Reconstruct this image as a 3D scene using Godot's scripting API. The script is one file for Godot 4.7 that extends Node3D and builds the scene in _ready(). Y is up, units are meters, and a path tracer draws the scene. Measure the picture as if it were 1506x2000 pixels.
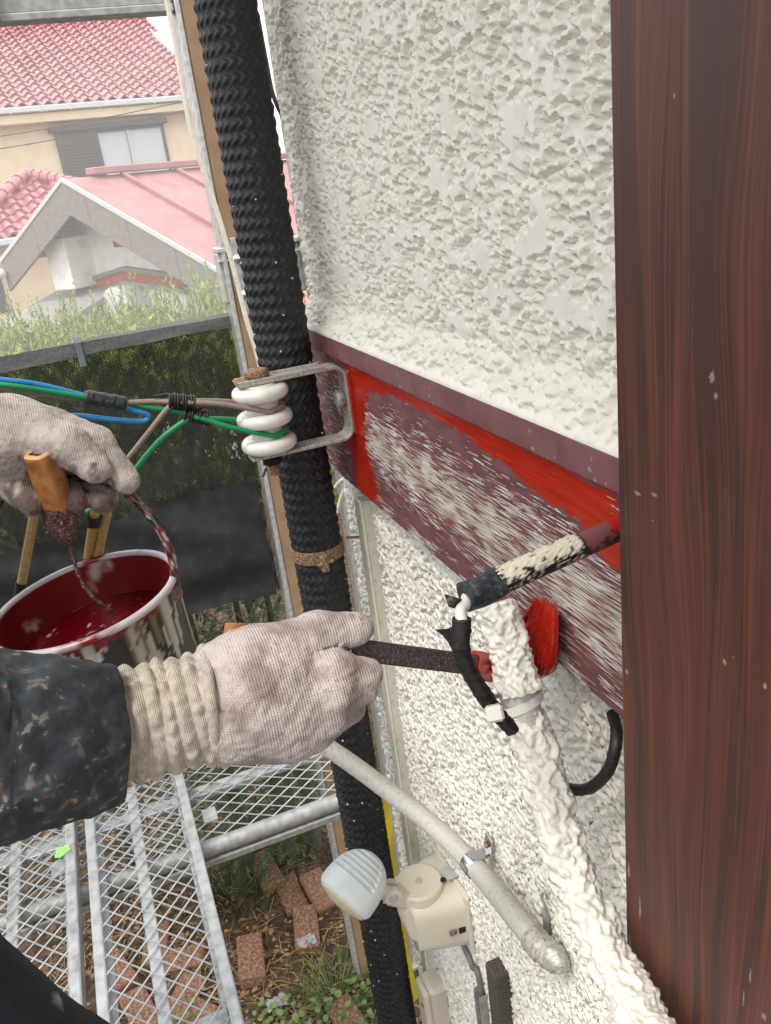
extends Node3D
# A house wall being painted, seen from a scaffold platform. World: -Z runs along the wall away from the eye, +X points into the wall, y is up.

const FOCAL := 1622.0
const EYE := Vector3(0, 2.8, 0)
const WALL := 0.382        # plane of the plaster
const BAND := 0.36       # face of the weathered band board
const TRIM := 0.35       # face of the drip trim
const BOARD := 0.325      # face of the wood grain board
const DECK := 1.40        # walking level of the scaffold

var eye_basis: Basis
var rng := RandomNumberGenerator.new()
var used := {}
var N1 := FastNoiseLite.new()
var N2 := FastNoiseLite.new()
var NC := FastNoiseLite.new()
var M := {}

# ------------------------------------------------------------------ photo directions
func setup_basis() -> void:
	var fw := Vector3(-663, 570, -FOCAL).normalized()
	var dn := Vector3(529, -4000, -FOCAL)
	dn = (dn - fw * dn.dot(fw)).normalized()
	var up := -dn
	var zz := -fw
	var xx := up.cross(zz)
	# rows are the world axes seen by the camera; the camera's own axes are the columns
	eye_basis = Basis(Vector3(xx.x, up.x, zz.x), Vector3(xx.y, up.y, zz.y), Vector3(xx.z, up.z, zz.z))

func ray(px: float, py: float) -> Vector3:
	return eye_basis * Vector3((px - 753.0) / FOCAL, -(py - 1000.0) / FOCAL, -1.0)

func on_wall(px: float, py: float, x: float) -> Vector3:
	var d := ray(px, py)
	return EYE + d * (x / d.x)

func on_level(px: float, py: float, y: float) -> Vector3:
	var d := ray(px, py)
	return EYE + d * ((y - EYE.y) / d.y)

func on_z(px: float, py: float, z: float) -> Vector3:
	var d := ray(px, py)
	return EYE + d * (z / d.z)

func at_depth(px: float, py: float, t: float) -> Vector3:
	return EYE + ray(px, py) * t

func on_plane(px: float, py: float, o: Vector3, n: Vector3) -> Vector3:
	var d := ray(px, py)
	return EYE + d * ((o - EYE).dot(n) / d.dot(n))

func depth_of(p: Vector3) -> float:
	return -(eye_basis.inverse() * (p - EYE)).z

# ------------------------------------------------------------------ mesh building
class MB:
	var v := PackedVector3Array()
	var n := PackedVector3Array()
	var uv := PackedVector2Array()
	var c := PackedColorArray()
	var idx := PackedInt32Array()

	func vert(p: Vector3, nn: Vector3, u := Vector2.ZERO, col := Color.WHITE) -> int:
		v.append(p); n.append(nn); uv.append(u); c.append(col)
		return v.size() - 1

	func tri_i(a: int, b: int, d: int) -> void:
		var nn := n[a] + n[b] + n[d]
		if (v[b] - v[a]).cross(v[d] - v[a]).dot(nn) > 0.0:
			idx.append(a); idx.append(d); idx.append(b)
		else:
			idx.append(a); idx.append(b); idx.append(d)

	func face(pts: Array, nn: Vector3, col := Color.WHITE, uvs: Array = []) -> void:
		var b := v.size()
		for i in pts.size():
			vert(pts[i], nn, uvs[i] if uvs.size() > i else Vector2.ZERO, col)
		for i in range(1, pts.size() - 1):
			tri_i(b, b + i, b + i + 1)

	func poly(pts: Array, inside: Vector3, col := Color.WHITE) -> void:
		var nn: Vector3 = (pts[1] - pts[0]).cross(pts[2] - pts[0]).normalized()
		if nn.dot(pts[0] - inside) < 0.0:
			nn = -nn
		face(pts, nn, col)

	# eight-cornered block with chamfered edges, in the axes of b
	func box(at: Vector3, size: Vector3, b := Basis.IDENTITY, ch := 0.0, col := Color.WHITE) -> void:
		var h := size * 0.5
		ch = min(ch, min(h.x, min(h.y, h.z)) * 0.8)
		var e := [Vector3(1, 0, 0), Vector3(0, 1, 0), Vector3(0, 0, 1)]
		for ax in 3:
			var a1 := (ax + 1) % 3
			var a2 := (ax + 2) % 3
			for s in [-1.0, 1.0]:
				var pts := []
				for q in [[-1, -1], [1, -1], [1, 1], [-1, 1]]:
					var p := Vector3.ZERO
					p[ax] = s * h[ax]
					p[a1] = q[0] * (h[a1] - ch)
					p[a2] = q[1] * (h[a2] - ch)
					pts.append(at + b * p)
				face(pts, (b * (e[ax] * s)).normalized(), col)
		if ch <= 0.0:
			return
		for ax in 3:
			var a1 := (ax + 1) % 3
			var a2 := (ax + 2) % 3
			for q in [[-1, -1], [1, -1], [1, 1], [-1, 1]]:
				var pts := []
				for w in [[-1, 0], [1, 0], [1, 1], [-1, 1]]:
					var p := Vector3.ZERO
					p[ax] = w[0] * (h[ax] - ch)
					p[a1] = q[0] * (h[a1] - (ch if w[1] == 0 else 0.0))
					p[a2] = q[1] * (h[a2] - (0.0 if w[1] == 0 else ch))
					pts.append(at + b * p)
				var nn := Vector3.ZERO
				nn[a1] = q[0]
				nn[a2] = q[1]
				face(pts, (b * nn).normalized(), col)
		for sx in [-1.0, 1.0]:
			for sy in [-1.0, 1.0]:
				for sz in [-1.0, 1.0]:
					face([at + b * Vector3(sx * h.x, sy * (h.y - ch), sz * (h.z - ch)), at + b * Vector3(sx * (h.x - ch), sy * h.y, sz * (h.z - ch)), at + b * Vector3(sx * (h.x - ch), sy * (h.y - ch), sz * h.z)], (b * Vector3(sx, sy, sz)).normalized(), col)

	# smooth sheet of nu x nv points; ref turns the normals
	func sheet(pts: PackedVector3Array, nu: int, nv: int, ref: Vector3, uvs := PackedVector2Array(), cols := PackedColorArray(), wrap := false, centers := PackedVector3Array()) -> void:
		var b := v.size()
		for j in nv:
			for i in nu:
				var k := j * nu + i
				var i0 := (i - 1 + nu) % nu if wrap else max(i - 1, 0)
				var i1 := (i + 1) % nu if wrap else min(i + 1, nu - 1)
				var du := pts[j * nu + i1] - pts[j * nu + i0]
				var dv := pts[min(j + 1, nv - 1) * nu + i] - pts[max(j - 1, 0) * nu + i]
				var nn := du.cross(dv)
				var l := nn.length()
				if l < 1e-12:
					nn = ref if centers.is_empty() else (pts[k] - centers[j])
					nn = nn.normalized() if nn.length() > 1e-9 else Vector3.UP
				else:
					nn /= l
				var r := ref if centers.is_empty() else pts[k] - centers[j]
				if nn.dot(r) < 0.0:
					nn = -nn
				v.append(pts[k]); n.append(nn)
				uv.append(uvs[k] if uvs.size() > k else Vector2.ZERO)
				c.append(cols[k] if cols.size() > k else Color.WHITE)
		var lu := nu if wrap else nu - 1
		for j in nv - 1:
			for i in lu:
				var a := b + j * nu + i
				var e := b + j * nu + (i + 1) % nu
				tri_i(a, e, a + nu)
				tri_i(e, e + nu, a + nu)

	func tube(path: Array, radii, seg := 12, caps := true, disp = null, squash := 1.0, up0 := Vector3.ZERO, col = null) -> void:
		var m := path.size()
		var pts := PackedVector3Array()
		var cen := PackedVector3Array()
		var cols := PackedColorArray()
		var uvs := PackedVector2Array()
		var t0: Vector3 = (path[1] - path[0]).normalized()
		var u := up0 if up0 != Vector3.ZERO else (Vector3.UP if absf(t0.y) < 0.9 else Vector3.RIGHT)
		u = (u - t0 * u.dot(t0)).normalized()
		var along := 0.0
		var ends := []
		for j in m:
			var t: Vector3
			if j == 0:
				t = t0
			elif j == m - 1:
				t = (path[j] - path[j - 1]).normalized()
			else:
				t = (path[j + 1] - path[j - 1]).normalized()
			u = (u - t * u.dot(t)).normalized()
			var w := t.cross(u)
			if j > 0:
				along += path[j].distance_to(path[j - 1])
			var r: float = radii if (radii is float or radii is int) else radii[j]
			for i in seg:
				var a := TAU * i / seg
				var rr := r
				if disp != null:
					rr += disp.call(along, a, j)
				pts.append(path[j] + (u * cos(a) + w * sin(a) * squash) * rr)
				uvs.append(Vector2(float(i) / seg, along))
				if col != null:
					cols.append(col.call(along, a, pts[pts.size() - 1]))
			cen.append(path[j])
			if j == 0 or j == m - 1:
				ends.append([path[j], -t if j == 0 else t, j])
		sheet(pts, seg, m, Vector3.ZERO, uvs, cols, true, cen)
		if caps:
			for q in ends:
				var b := v.size()
				var cc: Color = cols[q[2] * seg] if col != null else Color.WHITE
				vert(q[0], q[1], Vector2.ZERO, cc)
				for i in seg:
					vert(pts[q[2] * seg + i], q[1], Vector2.ZERO, cc)
				for i in seg:
					tri_i(b, b + 1 + i, b + 1 + (i + 1) % seg)

	# turned shape: profile of (distance along axis, radius)
	func lathe(at: Vector3, axis: Vector3, profile: Array, seg := 32, disp = null, close := false) -> void:
		axis = axis.normalized()
		var u := (Vector3.UP if absf(axis.y) < 0.9 else Vector3.RIGHT)
		u = (u - axis * u.dot(axis)).normalized()
		var w := axis.cross(u)
		var m := profile.size()
		var pts := PackedVector3Array()
		var nrm := PackedVector3Array()
		for j in m:
			var pa: Vector2 = profile[max(j - 1, 0)]
			var pb: Vector2 = profile[min(j + 1, m - 1)]
			var d := pb - pa
			for i in seg:
				var a := TAU * i / seg
				var dir := u * cos(a) + w * sin(a)
				var r: float = profile[j].y
				if disp != null:
					r += disp.call(profile[j].x, a)
				pts.append(at + axis * profile[j].x + dir * r)
				nrm.append((dir * d.x - axis * d.y).normalized())
		var b := v.size()
		for k in pts.size():
			vert(pts[k], nrm[k] if nrm[k].length() > 0.5 else axis)
		if disp != null:
			for j in m:
				for i in seg:
					var k := j * seg + i
					var du := pts[j * seg + (i + 1) % seg] - pts[j * seg + (i - 1 + seg) % seg]
					var dv := pts[min(j + 1, m - 1) * seg + i] - pts[max(j - 1, 0) * seg + i]
					var nn := du.cross(dv)
					if nn.length() > 1e-12:
						nn = nn.normalized()
						n[b + k] = nn if nn.dot(nrm[k]) > 0.0 else -nn
		for j in m - 1:
			for i in seg:
				var a := b + j * seg + i
				var e := b + j * seg + (i + 1) % seg
				tri_i(a, e, a + seg)
				tri_i(e, e + seg, a + seg)

	func done() -> ArrayMesh:
		var arr := []
		arr.resize(Mesh.ARRAY_MAX)
		arr[Mesh.ARRAY_VERTEX] = v
		arr[Mesh.ARRAY_NORMAL] = n
		arr[Mesh.ARRAY_TEX_UV] = uv
		arr[Mesh.ARRAY_COLOR] = c
		arr[Mesh.ARRAY_INDEX] = idx
		var am := ArrayMesh.new()
		am.add_surface_from_arrays(Mesh.PRIMITIVE_TRIANGLES, arr)
		return am

func numbered(called: String) -> String:
	var k: int = used.get(called, 0)
	used[called] = k + 1
	return called if k == 0 else "%s_%03d" % [called, k]

func tag(o: Node, label := "", category := "", group := "", kind := "") -> Node:
	if label != "": o.set_meta("label", label)
	if category != "": o.set_meta("category", category)
	if group != "": o.set_meta("group", group)
	if kind != "": o.set_meta("kind", kind)
	return o

func obj(called: String, mesh: Mesh, material: Material, parent: Node = null) -> MeshInstance3D:
	var o := MeshInstance3D.new()
	o.mesh = mesh
	o.material_override = material
	if parent == null:
		o.name = numbered(called)
		add_child(o)
	else:
		o.name = called
		parent.add_child(o, true)
	return o

func thing(called: String, label: String, category: String, at := Vector3.ZERO, group := "") -> Node3D:
	var o := Node3D.new()
	o.name = numbered(called)
	add_child(o)
	o.position = at
	tag(o, label, category, group)
	return o

# a part given in world coordinates, under a thing whose base is at t.position
func part(called: String, b: MB, material: Material, t: Node3D) -> MeshInstance3D:
	var off := Vector3.ZERO
	var q: Node = t
	while q is Node3D and q != self:
		off += (q as Node3D).position
		q = q.get_parent()
	if off != Vector3.ZERO:
		for i in b.v.size():
			b.v[i] -= off
	return obj(called, b.done(), material, t)

func spline(pts: Array, steps := 8) -> Array:
	var out := []
	for i in pts.size() - 1:
		var p0: Vector3 = pts[max(i - 1, 0)]
		var p1: Vector3 = pts[i]
		var p2: Vector3 = pts[i + 1]
		var p3: Vector3 = pts[min(i + 2, pts.size() - 1)]
		for k in steps:
			out.append(p1.cubic_interpolate(p2, p0, p3, float(k) / steps))
	out.append(pts[pts.size() - 1])
	return out

func basis_from(fwd: Vector3, up: Vector3) -> Basis:
	var x := fwd.normalized()
	var y := (up - x * up.dot(x)).normalized()
	return Basis(x, y, x.cross(y))

# ------------------------------------------------------------------ rounded bodies from capsules
func cap_d(p: Vector3, q: Array) -> float:
	var a: Vector3 = q[0]
	var ba: Vector3 = q[1] - a
	var h := clampf((p - a).dot(ba) / maxf(ba.length_squared(), 1e-9), 0.0, 1.0)
	return (p - a - ba * h).length() - lerpf(q[2], q[3], h)

func smin(a: float, b: float, k: float) -> float:
	var h := maxf(k - absf(a - b), 0.0) / k
	return minf(a, b) - h * h * k * 0.25

func field(p: Vector3, core: Array, limbs: Array, kc: float, kl: float, kj: float) -> float:
	var d := 1e3
	for q in core:
		d = smin(d, cap_d(p, q), kc)
	var dl := 1e3
	for limb in limbs:
		var e := 1e3
		for q in limb:
			e = smin(e, cap_d(p, q), 0.008)
		dl = smin(dl, e, kl)
	return smin(d, dl, kj) if not limbs.is_empty() else d

func body(core: Array, limbs: Array, kc: float, kl: float, kj: float, cell: float, bump = null, tint = null) -> MB:
	var lo := Vector3(1e3, 1e3, 1e3)
	var hi := -lo
	var every := core.duplicate()
	for l in limbs:
		every.append_array(l)
	for q in every:
		for e in 2:
			var r: float = q[2 + e] + cell * 3.0
			lo = lo.min(q[e] - Vector3(r, r, r))
			hi = hi.max(q[e] + Vector3(r, r, r))
	var nx := int((hi.x - lo.x) / cell / 4.0) * 4 + 8
	var ny := int((hi.y - lo.y) / cell / 4.0) * 4 + 8
	var nz := int((hi.z - lo.z) / cell / 4.0) * 4 + 8
	var sx := nx + 1
	var sxy := (nx + 1) * (ny + 1)
	var val := PackedFloat32Array()
	val.resize(sxy * (nz + 1))
	val.fill(99.0)
	var blocks := []
	var half := cell * 2.0 * 1.7321 + cell
	for bz in nz / 4:
		for by in ny / 4:
			for bx in nx / 4:
				var cc := lo + Vector3(bx * 4 + 2, by * 4 + 2, bz * 4 + 2) * cell
				if absf(field(cc, core, limbs, kc, kl, kj)) > half + 0.004:
					continue
				blocks.append(Vector3i(bx * 4, by * 4, bz * 4))
				for k in 5:
					for j in 5:
						for i in 5:
							var id := (bz * 4 + k) * sxy + (by * 4 + j) * sx + bx * 4 + i
							if val[id] > 98.0:
								var p := lo + Vector3(bx * 4 + i, by * 4 + j, bz * 4 + k) * cell
								var d := field(p, core, limbs, kc, kl, kj)
								if bump != null:
									d -= bump.call(p)
								val[id] = d
	var mb := MB.new()
	var at := {}
	var corner := [0, 1, sx, sx + 1, sxy, sxy + 1, sxy + sx, sxy + sx + 1]
	var off := [Vector3(0, 0, 0), Vector3(1, 0, 0), Vector3(0, 1, 0), Vector3(1, 1, 0), Vector3(0, 0, 1), Vector3(1, 0, 1), Vector3(0, 1, 1), Vector3(1, 1, 1)]
	var edges := [[0, 1], [2, 3], [4, 5], [6, 7], [0, 2], [1, 3], [4, 6], [5, 7], [0, 4], [1, 5], [2, 6], [3, 7]]
	for b in blocks:
		for k in 4:
			for j in 4:
				for i in 4:
					var id: int = (b.z + k) * sxy + (b.y + j) * sx + b.x + i
					var neg := 0
					for q in 8:
						if val[id + corner[q]] < 0.0:
							neg += 1
					if neg == 0 or neg == 8:
						continue
					var s := Vector3.ZERO
					var cnt := 0
					for e in edges:
						var a: float = val[id + corner[e[0]]]
						var c2: float = val[id + corner[e[1]]]
						if (a < 0.0) != (c2 < 0.0):
							s += off[e[0]].lerp(off[e[1]], a / (a - c2))
							cnt += 1
					var p := lo + (Vector3(b.x + i, b.y + j, b.z + k) + s / cnt) * cell
					var h := cell * 0.7
					var f0 := func(w: Vector3) -> float:
						var d := field(w, core, limbs, kc, kl, kj)
						return d - (bump.call(w) if bump != null else 0.0)
					var d0: float = f0.call(p)
					var g := Vector3(f0.call(p + Vector3(h, 0, 0)) - d0, f0.call(p + Vector3(0, h, 0)) - d0, f0.call(p + Vector3(0, 0, h)) - d0)
					at[id] = mb.vert(p, g.normalized(), Vector2.ZERO, tint.call(p) if tint != null else Color.WHITE)
	var steps := [1, sx, sxy]
	for id in at:
		for ax in 3:
			var s1: int = steps[(ax + 1) % 3]
			var s2: int = steps[(ax + 2) % 3]
			var a: float = val[id]
			var c2: float = val[id + steps[ax]]
			if (a < 0.0) == (c2 < 0.0):
				continue
			if at.has(id - s1) and at.has(id - s2) and at.has(id - s1 - s2):
				mb.tri_i(at[id], at[id - s1], at[id - s1 - s2])
				mb.tri_i(at[id], at[id - s1 - s2], at[id - s2])
	return mb

# ------------------------------------------------------------------ materials
func gray(size: int, freq: float, sd: int, oct := 4, type := FastNoiseLite.TYPE_SIMPLEX_SMOOTH) -> Image:
	var f := FastNoiseLite.new()
	f.noise_type = type
	f.seed = sd
	f.frequency = freq
	f.fractal_octaves = oct
	var im := f.get_seamless_image(size, size)
	im.convert(Image.FORMAT_RGB8)
	return im

func mottled(freq: float, sd: int, stops: Array, cols: Array, size := 256, oct := 4) -> ImageTexture:
	var im := gray(size, freq, sd, oct)
	var g := Gradient.new()
	g.offsets = PackedFloat32Array(stops)
	g.colors = PackedColorArray(cols)
	var lut := []
	for i in 256:
		lut.append(g.sample(i / 255.0))
	for y in size:
		for x in size:
			im.set_pixel(x, y, lut[int(im.get_pixel(x, y).r * 255.0)])
	return ImageTexture.create_from_image(im)

func mat(col: Color, rough := 0.7, metal := 0.0) -> StandardMaterial3D:
	var m := StandardMaterial3D.new()
	m.albedo_color = col
	m.roughness = rough
	m.metallic = metal
	return m

func tri(m: StandardMaterial3D, tex: Texture2D, scale: float, relief: Texture2D = null, depth := 0.05, world := true) -> StandardMaterial3D:
	if tex:
		m.albedo_texture = tex
	m.uv1_triplanar = true
	m.uv1_world_triplanar = world
	m.uv1_scale = Vector3(scale, scale, scale)
	if relief:
		m.heightmap_enabled = true
		m.heightmap_texture = relief
		m.heightmap_scale = depth
	return m

func s8(r: int, g: int, b: int) -> Color:
	return Color(r / 255.0, g / 255.0, b / 255.0)

func make_materials() -> void:
	var fine := ImageTexture.create_from_image(gray(256, 0.06, 5, 4))
	var coarse := ImageTexture.create_from_image(gray(256, 0.02, 6, 5))
	var W := Color.WHITE
	M.plaster = tri(mat(W, 0.85), mottled(0.012, 11, [0.2, 0.5, 0.8], [s8(223, 220, 211), s8(231, 229, 221), s8(227, 223, 213)]), 3.0, fine, 0.05)
	M.coat = tri(mat(W, 0.6), mottled(0.02, 13, [0.3, 0.7], [s8(212, 209, 200), s8(222, 219, 211)]), 8.0, fine, 0.03)
	M.sleeve = tri(mat(W, 0.5), mottled(0.03, 14, [0.3, 0.6, 0.8], [s8(22, 24, 29), s8(28, 31, 37), s8(44, 47, 53)]), 6.0)
	M.porcelain = tri(mat(W, 0.12), mottled(0.02, 15, [0.3, 0.75, 0.9], [s8(226, 226, 222), s8(222, 222, 217), s8(206, 203, 194)]), 9.0)
	M.porcelain.clearcoat_enabled = true
	M.zinc = tri(mat(W, 0.5, 0.35), mottled(0.03, 16, [0.2, 0.45, 0.6, 0.8], [s8(168, 164, 156), s8(186, 184, 178), s8(196, 195, 191), s8(140, 122, 102)]), 14.0, fine, 0.02)
	M.rust = tri(mat(W, 0.8, 0.1), mottled(0.04, 17, [0.2, 0.5, 0.8], [s8(94, 62, 42), s8(140, 112, 84), s8(178, 160, 136)]), 18.0, fine, 0.05)
	M.alu = tri(mat(W, 0.42, 0.55), mottled(0.02, 18, [0.3, 0.7], [s8(178, 179, 178), s8(204, 206, 206)]), 6.0)
	M.steel_grey = tri(mat(W, 0.55, 0.3), mottled(0.02, 19, [0.3, 0.7], [s8(150, 151, 150), s8(172, 173, 172)]), 6.0)
	M.deck = tri(mat(W, 0.45, 0.4), mottled(0.02, 20, [0.1, 0.4, 0.75], [s8(152, 153, 153), s8(176, 179, 181), s8(192, 195, 198)]), 4.0)
	M.beige_post = tri(mat(W, 0.5), mottled(0.01, 21, [0.3, 0.7], [s8(138, 112, 84), s8(148, 121, 92)]), 4.0)
	M.cable_grey = tri(mat(W, 0.5), mottled(0.03, 22, [0.3, 0.7], [s8(134, 116, 108), s8(152, 134, 124)]), 20.0)
	M.cable_green = mat(s8(14, 138, 84), 0.4)
	M.cable_blue = mat(s8(38, 132, 196), 0.4)
	M.black_wire = tri(mat(W, 0.5), mottled(0.03, 23, [0.3, 0.8], [s8(22, 22, 24), s8(44, 44, 46)]), 20.0)
	M.tape = tri(mat(W, 0.45), mottled(0.03, 24, [0.2, 0.6, 0.85], [s8(30, 34, 38), s8(44, 52, 60), s8(96, 98, 98)]), 22.0, fine, 0.03)
	M.conduit = tri(mat(W, 0.45), mottled(0.05, 25, [0.1, 0.3, 0.8], [s8(150, 143, 131), s8(188, 185, 177), s8(198, 196, 189)]), 8.0)
	M.trunking = tri(mat(W, 0.45), mottled(0.03, 26, [0.1, 0.35, 0.8], [s8(190, 184, 168), s8(214, 211, 199), s8(220, 217, 206)]), 6.0)
	M.lamp_cream = tri(mat(W, 0.38), mottled(0.16, 27, [0.1, 0.16, 0.8], [s8(100, 88, 74), s8(206, 198, 182), s8(213, 206, 191)]), 9.0)
	M.lamp_white = mat(s8(214, 221, 223), 0.3)
	M.pvc_grey = mat(s8(178, 178, 174), 0.4)
	M.nylon = mat(s8(214, 212, 206), 0.35)
	M.chrome = mat(s8(205, 207, 210), 0.18, 0.95)
	M.dark_wood = tri(mat(W, 0.85), mottled(0.05, 28, [0.2, 0.8], [s8(62, 57, 52), s8(98, 91, 84)]), 16.0, fine, 0.08)
	M.yellow = mat(s8(224, 206, 30), 0.5)
	M.red_dot = mat(s8(190, 40, 26), 0.4)
	M.black_gap = mat(s8(26, 26, 27), 0.9)
	M.clip_blue = mat(s8(104, 112, 118), 0.5)
	M.green_tape = mat(s8(140, 226, 110), 0.5)
	M.red_wet = tri(mat(W, 0.25), mottled(0.05, 29, [0.25, 0.7], [s8(148, 24, 12), s8(172, 36, 19)]), 14.0, coarse, 0.05)
	M.red_deep = tri(mat(W, 0.22), mottled(0.03, 30, [0.25, 0.7], [s8(104, 10, 12), s8(126, 16, 16)]), 10.0)
	M.paint_pool = mat(s8(108, 8, 10), 0.12)
	M.bamboo = tri(mat(W, 0.5), mottled(0.008, 31, [0.2, 0.5, 0.8], [s8(120, 74, 36), s8(164, 108, 58), s8(184, 132, 80)]), 18.0)
	M.rod_yellow = tri(mat(W, 0.55), mottled(0.03, 32, [0.3, 0.75], [s8(186, 160, 96), s8(206, 184, 126)]), 12.0)
	M.brush_bar = tri(mat(W, 0.5), mottled(0.05, 33, [0.2, 0.5, 0.72, 0.85], [s8(38, 32, 32), s8(64, 56, 56), s8(84, 72, 70), s8(140, 120, 116)]), 22.0, fine, 0.05)
	M.soaked = tri(mat(W, 0.5), mottled(0.05, 34, [0.25, 0.6, 0.85], [s8(58, 34, 32), s8(92, 62, 58), s8(150, 128, 122)]), 18.0, fine, 0.1)
	M.navy = tri(mat(W, 0.85), mottled(0.05, 35, [0.35, 0.6], [s8(20, 23, 32), s8(30, 34, 45)]), 8.0, fine, 0.06)
	M.skin = mat(s8(186, 140, 112), 0.6)
	# spattered jacket: navy cloth with flecks of dried paint
	var sp := gray(512, 0.035, 36, 5)
	var sp2 := gray(512, 0.09, 37, 3, FastNoiseLite.TYPE_CELLULAR)
	var sp3 := gray(512, 0.012, 38, 3)
	for y in 512:
		for x in 512:
			var a := sp.get_pixel(x, y).r
			var b := sp2.get_pixel(x, y).r
			var q := sp3.get_pixel(x, y).r
			var col := s8(30, 33, 39).lerp(s8(46, 52, 59), clampf((q - 0.3) * 2.4, 0, 1))
			col = col.lerp(s8(104, 114, 122), clampf((a - 0.5) * 1.6, 0, 0.4))
			if a > 0.8: col = s8(170, 165, 156).lerp(s8(140, 100, 78), clampf(q * 3.0 - 1.2, 0, 1))
			if b > 0.84 and a > 0.4: col = col.lerp(s8(176, 178, 176), 0.8)
			sp.set_pixel(x, y, col)
	M.jacket = tri(mat(W, 0.75), ImageTexture.create_from_image(sp), 3.2, fine, 0.05)
	# knitted cotton: one colour, rows of small loops in relief
	var kh := Image.create(512, 512, false, Image.FORMAT_RGB8)
	var fz := gray(512, 0.2, 40, 3)
	for y in 512:
		for x in 512:
			var lx := fposmod(x / 512.0 * 72.0, 1.0)
			var ly := fposmod(y / 512.0 * 80.0 + (0.18 if lx > 0.5 else 0.0), 1.0)
			var h := clampf(0.5 + 0.32 * sin(lx * TAU) + 0.14 * sin(ly * TAU) + (fz.get_pixel(x, y).r - 0.5) * 0.5, 0, 1)
			kh.set_pixel(x, y, Color(h, h, h))
	M.knit = tri(mat(s8(206, 198, 195), 0.95), null, 6.0, ImageTexture.create_from_image(kh), 0.09)
	M.knit.rim_enabled = true
	M.knit.rim = 0.3
	M.knit.vertex_color_use_as_albedo = true
	M.cuff = tri(mat(W, 0.95), mottled(0.05, 41, [0.2, 0.5, 0.8], [s8(164, 154, 143), s8(186, 177, 166), s8(198, 190, 180)]), 9.0, ImageTexture.create_from_image(kh), 0.09)
	M.tin = mat(W, 0.4, 0.25)
	# far things
	M.house_wall = tri(mat(W, 0.9), mottled(0.02, 42, [0.2, 0.7], [s8(230, 206, 170), s8(238, 218, 186)]), 0.5)
	M.white_wall = tri(mat(W, 0.9), mottled(0.02, 43, [0.15, 0.4, 0.8], [s8(222, 216, 206), s8(243, 241, 236), s8(246, 244, 240)]), 0.8)
	M.tile = [mat(s8(166, 96, 104), 0.15), mat(s8(176, 108, 114), 0.12), mat(s8(152, 82, 90), 0.2)]
	for tm in M.tile:
		tm.metallic_specular = 0.9
	M.metal_roof = tri(mat(W, 0.55), mottled(0.02, 44, [0.2, 0.7], [s8(160, 106, 107), s8(176, 126, 126)]), 0.7)
	M.barge = tri(mat(W, 0.8), mottled(0.04, 45, [0.2, 0.7], [s8(124, 116, 108), s8(140, 132, 124)]), 1.5, fine, 0.1)
	M.gutter = mat(s8(206, 206, 206), 0.5)
	M.window_dark = mat(s8(84, 74, 74), 0.5)
	M.curtain = mat(s8(206, 210, 212), 0.3)
	M.brick_red = mat(s8(176, 74, 50), 0.8)
	M.grey_sheet = tri(mat(W, 0.7), mottled(0.04, 46, [0.2, 0.7], [s8(138, 132, 128), s8(160, 155, 150)]), 1.2)
	M.leaf = mat(W, 0.6)
	M.leaf.vertex_color_use_as_albedo = true
	M.leaf.backlight_enabled = true
	M.leaf.backlight = Color(0.25, 0.3, 0.08)
	M.tint = mat(W, 0.85)
	M.tint.vertex_color_use_as_albedo = true
	M.soil = tri(mat(W, 0.95), mottled(0.03, 47, [0.15, 0.4, 0.6, 0.85], [s8(40, 30, 23), s8(60, 46, 34), s8(78, 60, 44), s8(104, 82, 59)], 512, 5), 1.4, coarse, 1.2)
	M.brick = []
	for i in 3:
		M.brick.append(tri(mat(W, 0.9), mottled(0.05, 50 + i, [0.2, 0.5, 0.8], [s8(92, 66, 52).lerp(s8(112, 70, 54), i * 0.4), s8(128, 92, 72), s8(152, 122, 100)]), 4.5, fine, 0.15))

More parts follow.
